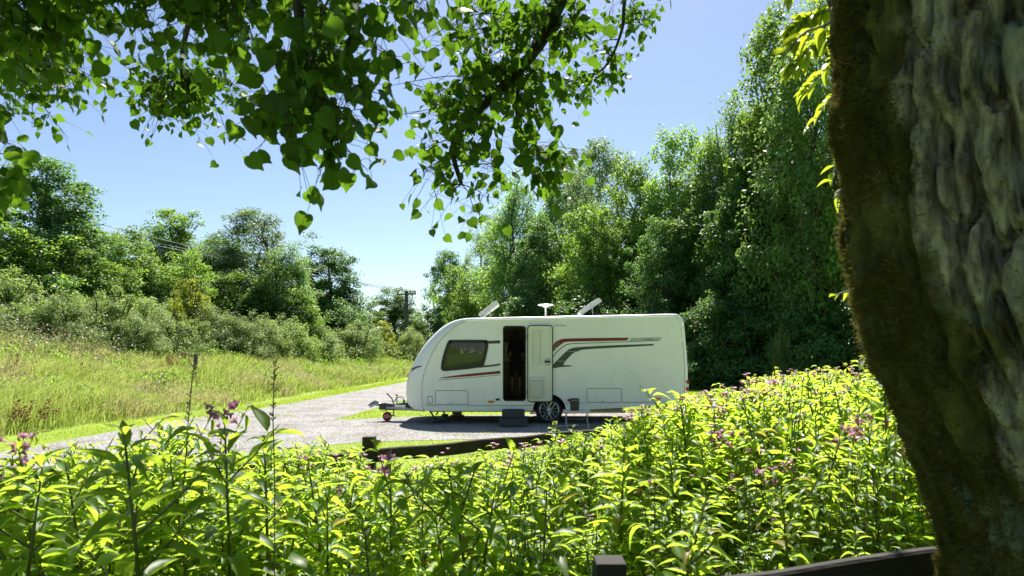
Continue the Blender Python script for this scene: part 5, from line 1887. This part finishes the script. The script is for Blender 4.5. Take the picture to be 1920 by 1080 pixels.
# low leafy ground cover (nettles, grass) between the stems
n = 26000
Y = rng.uniform(2.2, 9.5, n)
X = rng.uniform(-0.85, 0.78, n) * Y
k = Y < fence_y(X) - 0.05
X, Y = X[k], Y[k]
gc = blades('stand_grass', X, Y, X * 0, rng.uniform(0.25, 0.6, len(X)), rng.uniform(0.003, 0.006, len(X)), rng.uniform(0.1, 0.6, len(X)), M['lawn'], rng.uniform(0, 0.85, len(X)))
tag(gc, 'thin grass growing between the balsam stems', 'grass')
P = np.stack([X, Y, rng.random(len(X)) ** 0.8 * 0.75], -1)
nr = np.array([0, 0, 0.8]) + rng.normal(0, 0.45, P.shape)
nr /= np.linalg.norm(nr, axis=1, keepdims=True)
L = rng.uniform(0.03, 0.075, len(P))
V, Fq = leaf_quads(P, nr, L, L * 0.55, 0.2, 77)
sw = link('stand_undergrowth', np_mesh('stand_undergrowth', V, Fq, M['l_balsam'], rng.random(len(P)) * 0.85))
tag(sw, 'small leaves of low weeds under the balsam stand', 'undergrowth', kind='stuff')

# tall plants at the front whose leaves are told apart one by one
LEAFM = []
for k in range(3):
    V, Fq = ULEAF[k]
    for q, rv in enumerate((0.15, 0.5, 0.8)):
        LEAFM.append(np_mesh('leaf', V, Fq, M['l_balsam'], np.full(len(Fq), rv), smooth=True))
HERO = [(285, 792, 2.05, 'tall balsam plant with long dark leaves standing up before the gravel drive'),
        (437, 778, 2.35, 'tall balsam plant with a pale flower head before the drive edge'),
        (508, 812, 2.55, 'balsam plant with broad drooping leaves below the leaning dead stalk'),
        (95, 838, 2.3, 'balsam plant with purple flowers at the shaded end of the stand'),
        (180, 850, 2.6, 'small-leaved balsam plant between the two tallest front plants and the shaded end'),
        (20, 868, 2.2, 'dark shaded balsam plant at the very edge of the stand'),
        (370, 862, 2.75, 'balsam plant between the two tallest front plants'),
        (735, 872, 2.9, 'balsam plant with a dark purple flower beside the lone fence post'),
        (880, 905, 2.6, 'dark-leaved balsam plant standing up below the caravan step'),
        (625, 858, 2.8, 'balsam plant with spreading dark leaves left of the lone fence post'),
        (1160, 812, 3.3, 'balsam plant with big upright leaves below the caravan rear hatch'),
        (1010, 930, 2.7, 'balsam plant with large leaves below the caravan wheel')]
for i, (x, y, Y, lab) in enumerate(HERO):
    tp = at(x, y, Y)
    mb, leaves, axis = balsam(300 + i, tp[2], 0.8)
    t = empty('balsam_plant', (tp[0], Y, 0))
    tag(t, lab, 'plant', BG)
    off = axis(1.0)
    v_ = np.array(mb.v)
    sm = bpy.data.meshes.new('stem')
    sm.from_pydata([tuple(p) for p in v_], [], mb.f)
    for p in sm.polygons: p.use_smooth = True
    sm.materials.append(M['l_stem'])
    link('stem', sm, t)
    for (k, base, a, pitch, L, W) in leaves:
        if base[2] < 0.4: continue
        o = link('leaf', LEAFM[k * 3 + int(rng.integers(3))], t)
        X_, Y_, Z_, B = leaf_matrix(base, a, pitch, L * 1.22, W * 1.3)
        m4 = Matrix(((X_[0], Y_[0], Z_[0] * 0.9, B[0] + X_[0] * 0.12), (X_[1], Y_[1], Z_[1] * 0.9, B[1] + X_[1] * 0.12), (X_[2], Y_[2], Z_[2] * 0.9, B[2] + X_[2] * 0.12), (0, 0, 0, 1)))
        o.matrix_basis = m4
    if i in (1, 3, 7):
        for q in range(9):
            f = link('flower', FLOWER, t, tuple(off + np.array([rng.normal(0, 0.03), rng.normal(0, 0.03), rng.uniform(-0.03, 0.05)])))
            f.rotation_euler = (rng.normal(0, 0.6), rng.normal(0, 0.6), rng.uniform(0, 6.28))
            f.scale = (0.85, 0.85, 0.85)

# last year's dead stalks standing above the leaves
for i, (pts, Y, lab) in enumerate((
        (((515, 900), (512, 790), (513, 720), (517, 672)), 2.2, 'tall thin dead stalk rising over the gravel drive'),
        (((345, 900), (352, 800), (360, 715), (368, 650)), 2.4, 'dead stalk leaning in front of the meadow post'))):
    P_ = [at(x, y, Y) for x, y in pts]
    g0 = P_[0].copy(); g0[2] = 0.0
    P_ = [g0] + P_
    t = empty('dead_stalk', tuple(g0))
    tag(t, lab, 'stalk', 'dead stalks among the balsam')
    MB().tube(P_, [0.0026] + [0.002] * (len(P_) - 2) + [0.001], 5).build('stem', M['dead'], t)
    sm = MB()
    for q in range(26):
        f = 0.55 + 0.45 * rng.random()
        c = P_[-2] + (P_[-1] - P_[-2]) * f if f > 0.3 else P_[-1]
        c = P_[-3] + (P_[-1] - P_[-3]) * rng.random()
        a = rng.uniform(0, 6.28)
        sm.tube([c, c + np.array([math.cos(a) * 0.012, math.sin(a) * 0.007, 0.010])], [0.0012, 0.0024], 4)
    sm.build('seed_head', M['dead'], t, kind='stuff')

# ------------------------------------------------------------------ the overhanging lime tree
TB = np.array([1.6, 1.78, 0.0])
lime = empty('lime_tree', tuple(TB))
tag(lime, 'large lime tree with a mossy leaning trunk and boughs of heart-shaped leaves overhead', 'tree')
TZ = np.array([-0.3, 0.0, 0.4, 0.8, 1.14, 1.3, 1.45, 1.58, 1.7, 1.85, 2.05, 2.3, 2.62, 3.0, 3.6, 4.4, 5.4])
TL = np.array([1.02, 1.13, 1.18, 1.19, 1.165, 1.125, 1.065, 1.0, 0.935, 0.88, 0.85, 0.838, 0.848, 0.81, 0.70, 0.62, 0.62])   # where its outline runs
TR = np.array([0.62, 0.54, 0.47, 0.45, 0.44, 0.44, 0.45, 0.455, 0.455, 0.45, 0.44, 0.43, 0.42, 0.41, 0.38, 0.33, 0.24])
zz = np.arange(-0.25, 5.3, 0.012)
na = 300
ang = np.linspace(0, 2 * np.pi, na, endpoint=False)
rad = np.interp(zz, TZ, TR)
ccx = np.interp(zz, TZ, TL) + rad
A, Zg = np.meshgrid(ang, zz)
q3 = np.stack([np.cos(A) * 2.6 + 5, np.sin(A) * 2.6 + 5, Zg * 1.1], -1).reshape(-1, 3)
warp = (fbm(q3, 2, 61) - 0.5) * 1.1
q1 = np.stack([np.cos(A).ravel() * 7.5 + warp, np.sin(A).ravel() * 7.5 + warp, Zg.ravel() * 2.6], -1)
ridge = np.clip(np.abs(fbm(q1 * 1.5, 3, 63) - 0.5) / 0.085, 0, 1) ** 0.8
ridge = ridge * (0.75 + 0.5 * fbm(q1 * np.array([1, 1, 2.6]) * 1.6, 2, 64))
big = fbm(q3 * 0.7, 3, 65) - 0.5
fine = fbm(np.stack([np.cos(A).ravel() * 17, np.sin(A).ravel() * 17, Zg.ravel() * 17], -1), 2, 67) - 0.5
disp = (0.066 * (ridge - 0.8) + 0.15 * big + 0.052 * fine).reshape(A.shape)
Rr = rad[:, None] + disp
outl = (ccx[:, None] + np.cos(A) * Rr).min(1)
sh = np.interp(zz, TZ, TL) + 0.012 - outl
ker = np.ones(25) / 25
ccx = ccx + np.convolve(np.pad(sh, 12, 'edge'), ker, 'valid')
V = np.stack([ccx[:, None] + np.cos(A) * Rr, TB[1] + np.sin(A) * Rr, Zg], -1).reshape(-1, 3) - TB
I = np.arange(len(zz) * na).reshape(len(zz), na)
Fq = np.stack([I[:-1], np.roll(I[:-1], -1, 1), np.roll(I[1:], -1, 1), I[1:]], -1).reshape(-1, 4)
tm = np_mesh('trunk', V, Fq, M['bark'], smooth=True)
# moss grows on the outer flank of the lean and low down
left = np.clip(-np.cos(A + 0.10) * 1.0, -1, 1)
mv = 0.42 * np.clip((left - 0.80) / 0.13, 0, 1) + 0.10 * np.clip((2.1 - Zg) / 0.8, 0, 1) * np.clip((left + 0.2), 0, 1) - 0.05
at_m = tm.attributes.new('moss', 'FLOAT', 'POINT')
at_m.data.foreach_set('value', mv.ravel().astype(np.float32))
link('trunk', tm, lime)
# moss fuzz
cand = np.flatnonzero((left.ravel() > 0.45) & (Zg.ravel() > 0.9) & (Zg.ravel() < 3.0))
wgt = np.clip(mv.ravel()[cand] + 0.10, 0.0, 1) ** 1.5 * np.clip(fbm(V[cand] * 7, 2, 71) - 0.3, 0.02, 1)
pick = rng.choice(cand, 85000, p=wgt / wgt.sum())
base = V[pick] + np.stack([rng.normal(0, 0.001, len(pick)), rng.normal(0, 0.006, len(pick)), rng.uniform(-0.008, 0.008, len(pick))], -1)
nrm = np.stack([np.cos(A).ravel()[pick], np.sin(A).ravel()[pick], np.zeros(len(pick))], -1)
dirv = nrm + rng.normal(0, 0.55, base.shape) + np.array([0, 0, -0.25])
dirv /= np.linalg.norm(dirv, axis=1, keepdims=True)
sv_ = np.cross(dirv, rng.normal(size=base.shape))
sv_ /= np.linalg.norm(sv_, axis=1, keepdims=True)
Lm = rng.uniform(0.005, 0.022, len(pick))[:, None]
Vm = np.stack([base - sv_ * 0.002 - nrm * 0.003, base + sv_ * 0.002 - nrm * 0.003, base + dirv * Lm], 1).reshape(-1, 3)
bb = np.arange(len(pick)) * 3
mo = np_mesh('moss', Vm, np.stack([bb, bb + 1, bb + 2], -1), M['moss'], np.clip(fbm(base * 9, 2, 73) + rng.normal(0, 0.15, len(pick)), 0, 1))
link('moss', mo, lime, kind='stuff')

# heart-shaped leaf
HO = np.array([(0, 0), (.17, -.07), (.37, -.02), (.50, .17), (.50, .42), (.38, .66), (.15, .84), (0, 1.04)])


def heart(curl):
    V = [(0, y, -curl * y * y * 0.3) for y in (0, 0.2, 0.45, 0.75, 1.1)]
    Rt = [(x, y, 0.22 * x - curl * y * y * 0.3) for x, y in HO[1:-1]]
    Lt = [(-x, y, 0.22 * x - curl * y * y * 0.3) for x, y in HO[1:-1]]
    V = V + Rt + Lt
    r0, l0 = 5, 11
    Fs = [(0, r0, r0 + 1), (0, r0 + 1, 1), (1, r0 + 1, r0 + 2), (1, r0 + 2, 2), (2, r0 + 2, r0 + 3), (2, r0 + 3, 3), (3, r0 + 3, r0 + 4), (3, r0 + 4, r0 + 5), (3, r0 + 5, 4)]
    Fs += [tuple(reversed([i if i < 5 else i + 6 for i in f])) for f in Fs]
    return np.array(V, float), np.array(Fs)


HEART = [heart(c) for c in (0.2, 0.7, 1.2)]
HEARTM = [np_mesh('leaf', V, Fq, M['l_lime'], np.full(len(Fq), rv), smooth=True) for (V, Fq) in HEART for rv in (0.1, 0.45, 0.8)]
LEAVES = []        # (bough, position, matrix columns, size, mesh index)


def hang_frame(r, spread=0.85):
    """leaf frame: tip points mostly down, blade turned any way"""
    t = np.array([r.normal(0, spread), r.normal(0, spread), -1.0])
    t /= np.linalg.norm(t)
    a = r.normal(size=3)
    a[2] += 0.5
    n_ = a - t * np.dot(a, t)
    n_ /= np.linalg.norm(n_)
    return np.cross(t, n_), t, n_


def bough(spine, r0, twigs, lsize, per, seed, drop=(0.1, 0.35), spread=0.12, tw_r=0.004):
    """limb along spine (world points); twigs: (start fraction, [end points]); leaves along the outer twig"""
    r = np.random.default_rng(seed)
    mb = MB()
    sp = dense(np.array(spine, float), 6)
    mb.tube(sp, list(np.linspace(r0, max(r0 * 0.22, 0.004), len(sp))), 8)
    mine = []
    for (ex, ey, eY, nleaf) in twigs:
        nleaf = int(nleaf * {401: 1.85, 402: 1.9, 405: 1.35, 403: 1.6, 404: 1.6}.get(seed, 1.25))
        e = at(ex, ey, eY)
        # leaves the spine at its nearest higher point
        dd_ = np.linalg.norm(sp - e, axis=1) + np.where(sp[:, 2] < e[2], 0.8, 0)
        s_ = sp[int(np.argmin(dd_))]
        L = np.linalg.norm(e - s_)
        mid = s_ * 0.5 + e * 0.5 + np.array([r.normal(0, .05), r.normal(0, .05), 0.10 * L]) 
        path = dense(np.array([s_, mid, e]), 6)
        mb.tube(path, list(np.linspace(tw_r, 0.0012, len(path))), 5, cap=False)
        for q in range(nleaf):
            f = 0.30 + 0.70 * r.random() ** 0.8
            p = path[int(f * (len(path) - 1))]
            c = p + r.normal(0, spread, 3) * np.array([1, 1, 0.75]) + np.array([0, 0, -0.02])
            size = lsize * r.uniform(0.65, 1.3)
            if True:
                mb.tube([p, (p + c) / 2 + np.array([0, 0, 0.012]), c], [0.0013, 0.0011, 0.0009], 3, cap=False)
            mine.append((c, hang_frame(r), size, int(r.integers(9))))
    o = mb.build('bough', M['branch'], lime, True)
    for c, fr, s_, k in mine: LEAVES.append((o, c, fr, s_, k))
    return o


rt = random.Random(5)


def region(n, x0, x1, y0, y1, Y0_, Y1_, nl):
    return [(rt.uniform(x0, x1), rt.uniform(y0, y1), rt.uniform(Y0_, Y1_), nl) for _ in range(n)]


J0 = np.array([1.05, 1.85, 4.3])     # where the limbs leave the trunk, above the frame
# big dark leaves near the lens
bough([J0, at(1250, -330, 2.4), at(900, -260, 2.3), at(640, -160, 2.25), at(560, -20, 2.2), at(590, 180, 2.2)], 0.05,
      [(500, 190, 2.2, 12), (530, 120, 2.15, 14), (560, 300, 2.15, 9), (600, 330, 2.2, 8), (640, 300, 2.2, 9), (690, 320, 2.3, 8), (620, 230, 2.1, 14), (560, 200, 2.25, 14), (680, 170, 2.3, 14), (740, 110, 2.4, 12), (640, 90, 2.15, 16), (700, 40, 2.3, 14), (770, 60, 2.5, 12), (600, 30, 2.2, 14), (520, 40, 2.3, 12), (790, 10, 2.6, 12), (690, 250, 2.4, 8), (660, 150, 2.25, 12), (590, 130, 2.1, 12)], 0.053, 0, 401, spread=0.075)
# dense shaded band along the top
bough([J0 + (0, 0, 0.25), at(1000, -380, 2.9), at(600, -300, 2.8), at(250, -200, 2.7), at(-60, -120, 2.7), at(-250, -20, 2.8)], 0.055,
      region(28, -40, 470, 20, 115, 2.6, 3.1, 14) + region(14, 420, 860, -20, 60, 2.6, 3.2, 14) + region(15, -60, 460, -30, 40, 2.5, 3.0, 14), 0.058, 0, 402, spread=0.095)
# lit sprays further out
bough([J0 + (0, 0.1, 0.5), at(900, -300, 4.2), at(500, -260, 4.6), at(200, -140, 4.7), at(60, 20, 4.6), at(30, 110, 4.5)], 0.05,
      region(12, 0, 120, 90, 200, 4.2, 5.0, 14) + region(9, 110, 225, 70, 190, 4.2, 4.9, 15) + [(60, 240, 4.6, 9), (130, 262, 4.7, 8), (30, 215, 4.4, 10), (180, 150, 4.6, 12)], 0.052, 0, 403, spread=0.10)
bough([J0 + (0, 0.1, 0.55), at(1000, -330, 4.4), at(640, -260, 4.7), at(420, -120, 4.7), at(350, 60, 4.6), at(340, 140, 4.6)], 0.045,
      region(13, 255, 380, 110, 215, 4.3, 4.9, 14) + region(8, 360, 470, 90, 200, 4.3, 4.9, 13) + [(285, 255, 4.5, 8), (375, 265, 4.6, 8), (430, 268, 4.7, 7), (300, 235, 4.6, 8), (450, 180, 4.8, 9)], 0.052, 0, 404, spread=0.10)
# main bough crossing the sky towards the caravan
bough([J0 + (-0.05, 0.15, 0.3), at(1190, -240, 3.3), at(1075, -60, 3.5), at(1030, 50, 3.6), at(975, 130, 3.65), at(900, 205, 3.7), at(850, 270, 3.75), at(865, 345, 3.8)], 0.05,
      region(12, 760, 900, 120, 260, 3.5, 4.1, 13) + region(11, 880, 1010, 120, 260, 3.4, 4.0, 12) + region(10, 780, 1000, 20, 130, 3.4, 4.2, 13) + region(7, 780, 930, 270, 350, 3.6, 4.0, 12) + [(845, 385, 3.8, 8), (890, 400, 3.8, 9), (905, 370, 3.8, 6), (820, 372, 3.75, 7), (1015, 225, 3.6, 8), (755, 215, 3.7, 9), (735, 160, 3.6, 9), (1040, 95, 3.5, 10), (1080, 60, 3.5, 12), (1100, 20, 3.5, 12)] + region(7, 990, 1100, -10, 90, 3.3, 3.8, 12), 0.054, 0, 405, spread=0.10)
# yellow-green sprig hanging lower
bough([J0 + (-0.05, 0.2, 0.32), at(1150, -200, 3.7), at(1010, 60, 3.7), at(970, 180, 3.7), at(980, 250, 3.7), at(1030, 290, 3.7)], 0.016,
      [(960, 330, 3.7, 9), (1000, 350, 3.7, 12), (1040, 355, 3.7, 12), (1075, 320, 3.75, 9), (1085, 280, 3.75, 7), (1010, 300, 3.7, 10), (985, 275, 3.65, 10), (1050, 300, 3.7, 9), (1030, 225, 3.7, 6), (965, 290, 3.7, 8)], 0.062, 0, 406, spread=0.07)
# thin far spray against the sky
bough([J0 + (0, 0.3, 0.7), at(1320, -260, 5.6), at(1185, -40, 6.0), at(1165, 60, 6.1), at(1130, 130, 6.2), at(1060, 155, 6.2)], 0.026,
      region(8, 1110, 1180, 70, 175, 6.0, 6.4, 11) + region(7, 1040, 1110, 130, 185, 6.0, 6.4, 10) + region(7, 1150, 1235, -10, 70, 5.8, 6.3, 11) + [(1100, 205, 6.2, 6), (1080, 175, 6.2, 9), (1230, 25, 6.1, 8), (1180, 110, 6.2, 9)], 0.058, 0, 407, spread=0.09, tw_r=0.005)
# lit leaves hanging down at the side
bough([J0 + (0, 0, 0.3), at(700, -420, 3.3), at(150, -300, 3.3), at(-140, -60, 3.3), at(-120, 180, 3.2), at(-60, 330, 3.2)], 0.04,
      region(9, -30, 22, 200, 320, 3.0, 3.5, 9) + region(9, -40, 25, 320, 420, 3.0, 3.5, 9) + [(5, 440, 3.2, 4), (30, 300, 3.2, 6), (25, 375, 3.2, 6)], 0.07, 0, 408, spread=0.05)
# leaves sprouting beside the trunk
SPROUT0 = len(LEAVES)

# individual leaves: the 300 that show largest; the rest as one mass per bough
vis = []
for i, (o, c, fr, s_, k) in enumerate(LEAVES):
    x, y = 960 + c[0] / c[1] * FPX, HOR - (c[2] - CAM_H) / c[1] * FPX
    vis.append((s_ / c[1]) if (0 < x < 1920 and -10 < y < 1080) else 0)
order = sorted(range(len(LEAVES)), key=lambda i: -vis[i])
single = set(order[:300])
mass = {}
for i, (o, c, (sx_, t_, n_), s_, k) in enumerate(LEAVES):
    loc = c - wloc(o)
    if i in single:
        ob = link('leaf', HEARTM[k], o)
        ob.matrix_basis = Matrix([[sx_[j] * s_, t_[j] * s_, n_[j] * s_, loc[j]] for j in range(3)] + [[0, 0, 0, 1]])
    else:
        mass.setdefault(o.name, []).append((loc, sx_, t_, n_, s_, k))
for nm, ls in mass.items():
    Vs, Fs, Rs, n0 = [], [], [], 0
    for (loc, sx_, t_, n_, s_, k) in ls:
        V, Fq = HEART[k // 3]
        Vs.append((V[:, :1] * sx_ + V[:, 1:2] * t_ + V[:, 2:] * n_) * s_ + loc)
        Fs.append(Fq + n0); n0 += len(V)
        Rs.append(np.full(len(Fq), rng.uniform(0, 0.85)))
    link('foliage', np_mesh('foliage', np.concatenate(Vs), np.concatenate(Fs), M['l_lime'], np.concatenate(Rs), smooth=True), bpy.data.objects[nm], kind='stuff')

# long young leaves sprouting from the trunk
def sprout(pts, lead, nleaf, size, seed, name='sprout'):
    r = np.random.default_rng(seed)
    path = dense(np.array(pts), 6)
    o = MB().tube(path, list(np.linspace(0.006, 0.0015, len(path))), 5).build(name, M['l_stem'], lime, True)
    for q in range(nleaf):
        f = 0.15 + 0.85 * (q + 0.5) / nleaf
        p = path[int(f * (len(path) - 1))]
        a = (math.pi if q % 2 else math.pi * 0.6) + r.normal(0, 0.7)
        L = size * r.uniform(0.75, 1.25)
        X_, Y_, Z_, B = leaf_matrix(p, a, r.normal(-0.35, 0.35), L, L * 0.42)
        ob = link('leaf', YLEAF[int(r.integers(3))], o)
        B = B - wloc(o)
        ob.matrix_basis = Matrix([[X_[j], Y_[j], Z_[j] * 0.8, B[j]] for j in range(3)] + [[0, 0, 0, 1]])


YLEAF = [np_mesh('leaf', *ULEAF[k], M['l_pinnate'], np.full(len(ULEAF[k][1]), 0.3 + 0.25 * k), smooth=True) for k in range(3)]
SY_ = 3.7
for i, (pts, nleaf, size) in enumerate((
        (((1640, -60), (1580, 10), (1520, 30), (1480, 60)), 113, 0.10),
        (((1640, 0), (1570, 60), (1520, 90), (1485, 130)), 113, 0.10),
        (((1640, 60), (1570, 110), (1530, 150), (1505, 180)), 16, 0.10),
        (((1640, -90), (1560, -30), (1510, -20), (1480, 0)), 13, 0.10),
        (((1630, 120), (1570, 170), (1545, 200), (1525, 240)), 8, 0.09),
        (((1620, 240), (1580, 280), (1565, 310), (1560, 350)), 7, 0.08),
        (((1620, 320), (1585, 345), (1572, 370), (1570, 390)), 4, 0.07),
        (((1640, -30), (1560, 40), (1510, 60), (1475, 100)), 16, 0.10),
        (((1650, 655), (1635, 668), (1625, 672), (1618, 676)), 2, 0.10),
        (((1625, 540), (1592, 546), (1575, 550), (1566, 556)), 3, 0.06))):
    sprout([at(x, y, (SY_ if i < 6 or i == 8 else 2.3) - 0.4 * j / 3) for j, (x, y) in enumerate(pts)], None, nleaf, size * (0.9 if i < 6 or i == 8 else 0.7), 500 + i)
# limbs and the rest of the crown overhead, plus unseen foliage added for shade
for i, (e, r0) in enumerate((((-1.6, 2.6, 6.6), 0.16), ((0.6, 4.9, 6.9), 0.17), ((3.9, 3.4, 6.8), 0.16), ((1.8, -1.4, 7.0), 0.16), ((-0.6, -0.6, 6.8), 0.14), ((1.0, 1.7, 8.6), 0.2))):
    e = np.array(e)
    s_ = np.array([1.0, 1.8, 4.2 + 0.16 * i])
    MB().tube(dense(np.array([s_, s_ * 0.55 + e * 0.45 + np.array([0, 0, 0.25]), e]), 5), list(np.linspace(r0, 0.03, 11)), 9).build('limb', M['branch'], lime, True)
n = 60000
u = rng.normal(size=(n, 3))
u /= np.linalg.norm(u, axis=1, keepdims=True)
P = u * (rng.random(n) ** 0.4)[:, None] * np.array([5.0, 3.4, 3.0]) + np.array([0.2, 1.1, 6.6])
P[:, 1] += np.where((P[:, 1] > 1.4) & (P[:, 0] < 0.4), (P[:, 1] - 1.4) * 0.05, 0)
cl = fbm(P * 0.8, 2, 81)
ztop = CAM_H + (HOR + 130) / FPX * np.maximum(P[:, 1], 0.2)
k = (cl > 0.37) & (P[:, 2] > 4.0) & (P[:, 2] > ztop)
P = P[k] - TB
nr = np.array([0, 0, 0.9]) + rng.normal(0, 0.5, P.shape)
nr /= np.linalg.norm(nr, axis=1, keepdims=True)
L = rng.uniform(0.09, 0.15, len(P))
V, Fq = leaf_quads(P, nr, L, L * 0.9, 0.3, 91)
n = 11000
u = rng.normal(size=(n, 3))
u /= np.linalg.norm(u, axis=1, keepdims=True)
u *= (rng.random(n) ** 0.4)[:, None]
half = rng.random(n) < 0.68
P3 = np.where(half[:, None], u * np.array([1.1, 2.0, 2.0]) + np.array([4.0, 0.6, 3.3]), u * np.array([2.9, 0.9, 1.8]) + np.array([1.6, -2.9, 3.6]))  # unseen foliage added right of and behind the camera to darken the trunk
k = (fbm(P3 * 0.9, 2, 85) > 0.42) & (P3[:, 2] > 1.2) & ((P3[:, 1] < 0.2) | (P3[:, 0] > 0.78 * P3[:, 1] + 0.5))
P3 = P3[k] - TB
nr3 = np.array([0, 0, 0.6]) + rng.normal(0, 0.6, P3.shape)
nr3 /= np.linalg.norm(nr3, axis=1, keepdims=True)
L3 = rng.uniform(0.08, 0.14, len(P3))
V3, Fq3 = leaf_quads(P3, nr3, L3, L3 * 0.9, 0.3, 93)
link('foliage', np_mesh('foliage', V3, Fq3, M['l_lime'], rng.random(len(P3)) * 0.85), lime, kind='stuff')  # unseen added foliage that darkens the trunk
n = 2400
P2 = rng.normal(0, 1, (n, 3)) * np.array([0.62, 0.32, 0.24]) + np.array([-1.55, 5.15, 5.5])  # unseen leaf clump added to shade the near plants
k = (fbm(P2 * 1.6, 2, 83) > 0.44) & (P2[:, 2] > CAM_H + (HOR + 60) / FPX * P2[:, 1])
P2 = P2[k] - TB
nr2 = np.array([0, 0.3, 0.8]) + rng.normal(0, 0.45, P2.shape)
nr2 /= np.linalg.norm(nr2, axis=1, keepdims=True)
L2 = rng.uniform(0.06, 0.1, len(P2))
V2, Fq2 = leaf_quads(P2, nr2, L2, L2 * 0.95, 0.3, 92)
link('foliage', np_mesh('foliage', V2, Fq2, M['l_lime'], rng.random(len(P2)) * 0.85), lime, kind='stuff')  # unseen added leaf clump that shades the near plants
MB().tube(dense(np.array([(0.2, 3.2, 6.0), (-0.8, 4.4, 5.9), (-1.5, 5.1, 5.6), (-2.3, 5.3, 5.5)]), 5), list(np.linspace(0.06, 0.01, 16)), 7).build('limb', M['branch'], lime, True)  # limb added to carry the unseen shading clump
link('crown', np_mesh('crown', V, Fq, M['l_lime'], rng.random(len(P)) * 0.85), lime, kind='stuff')
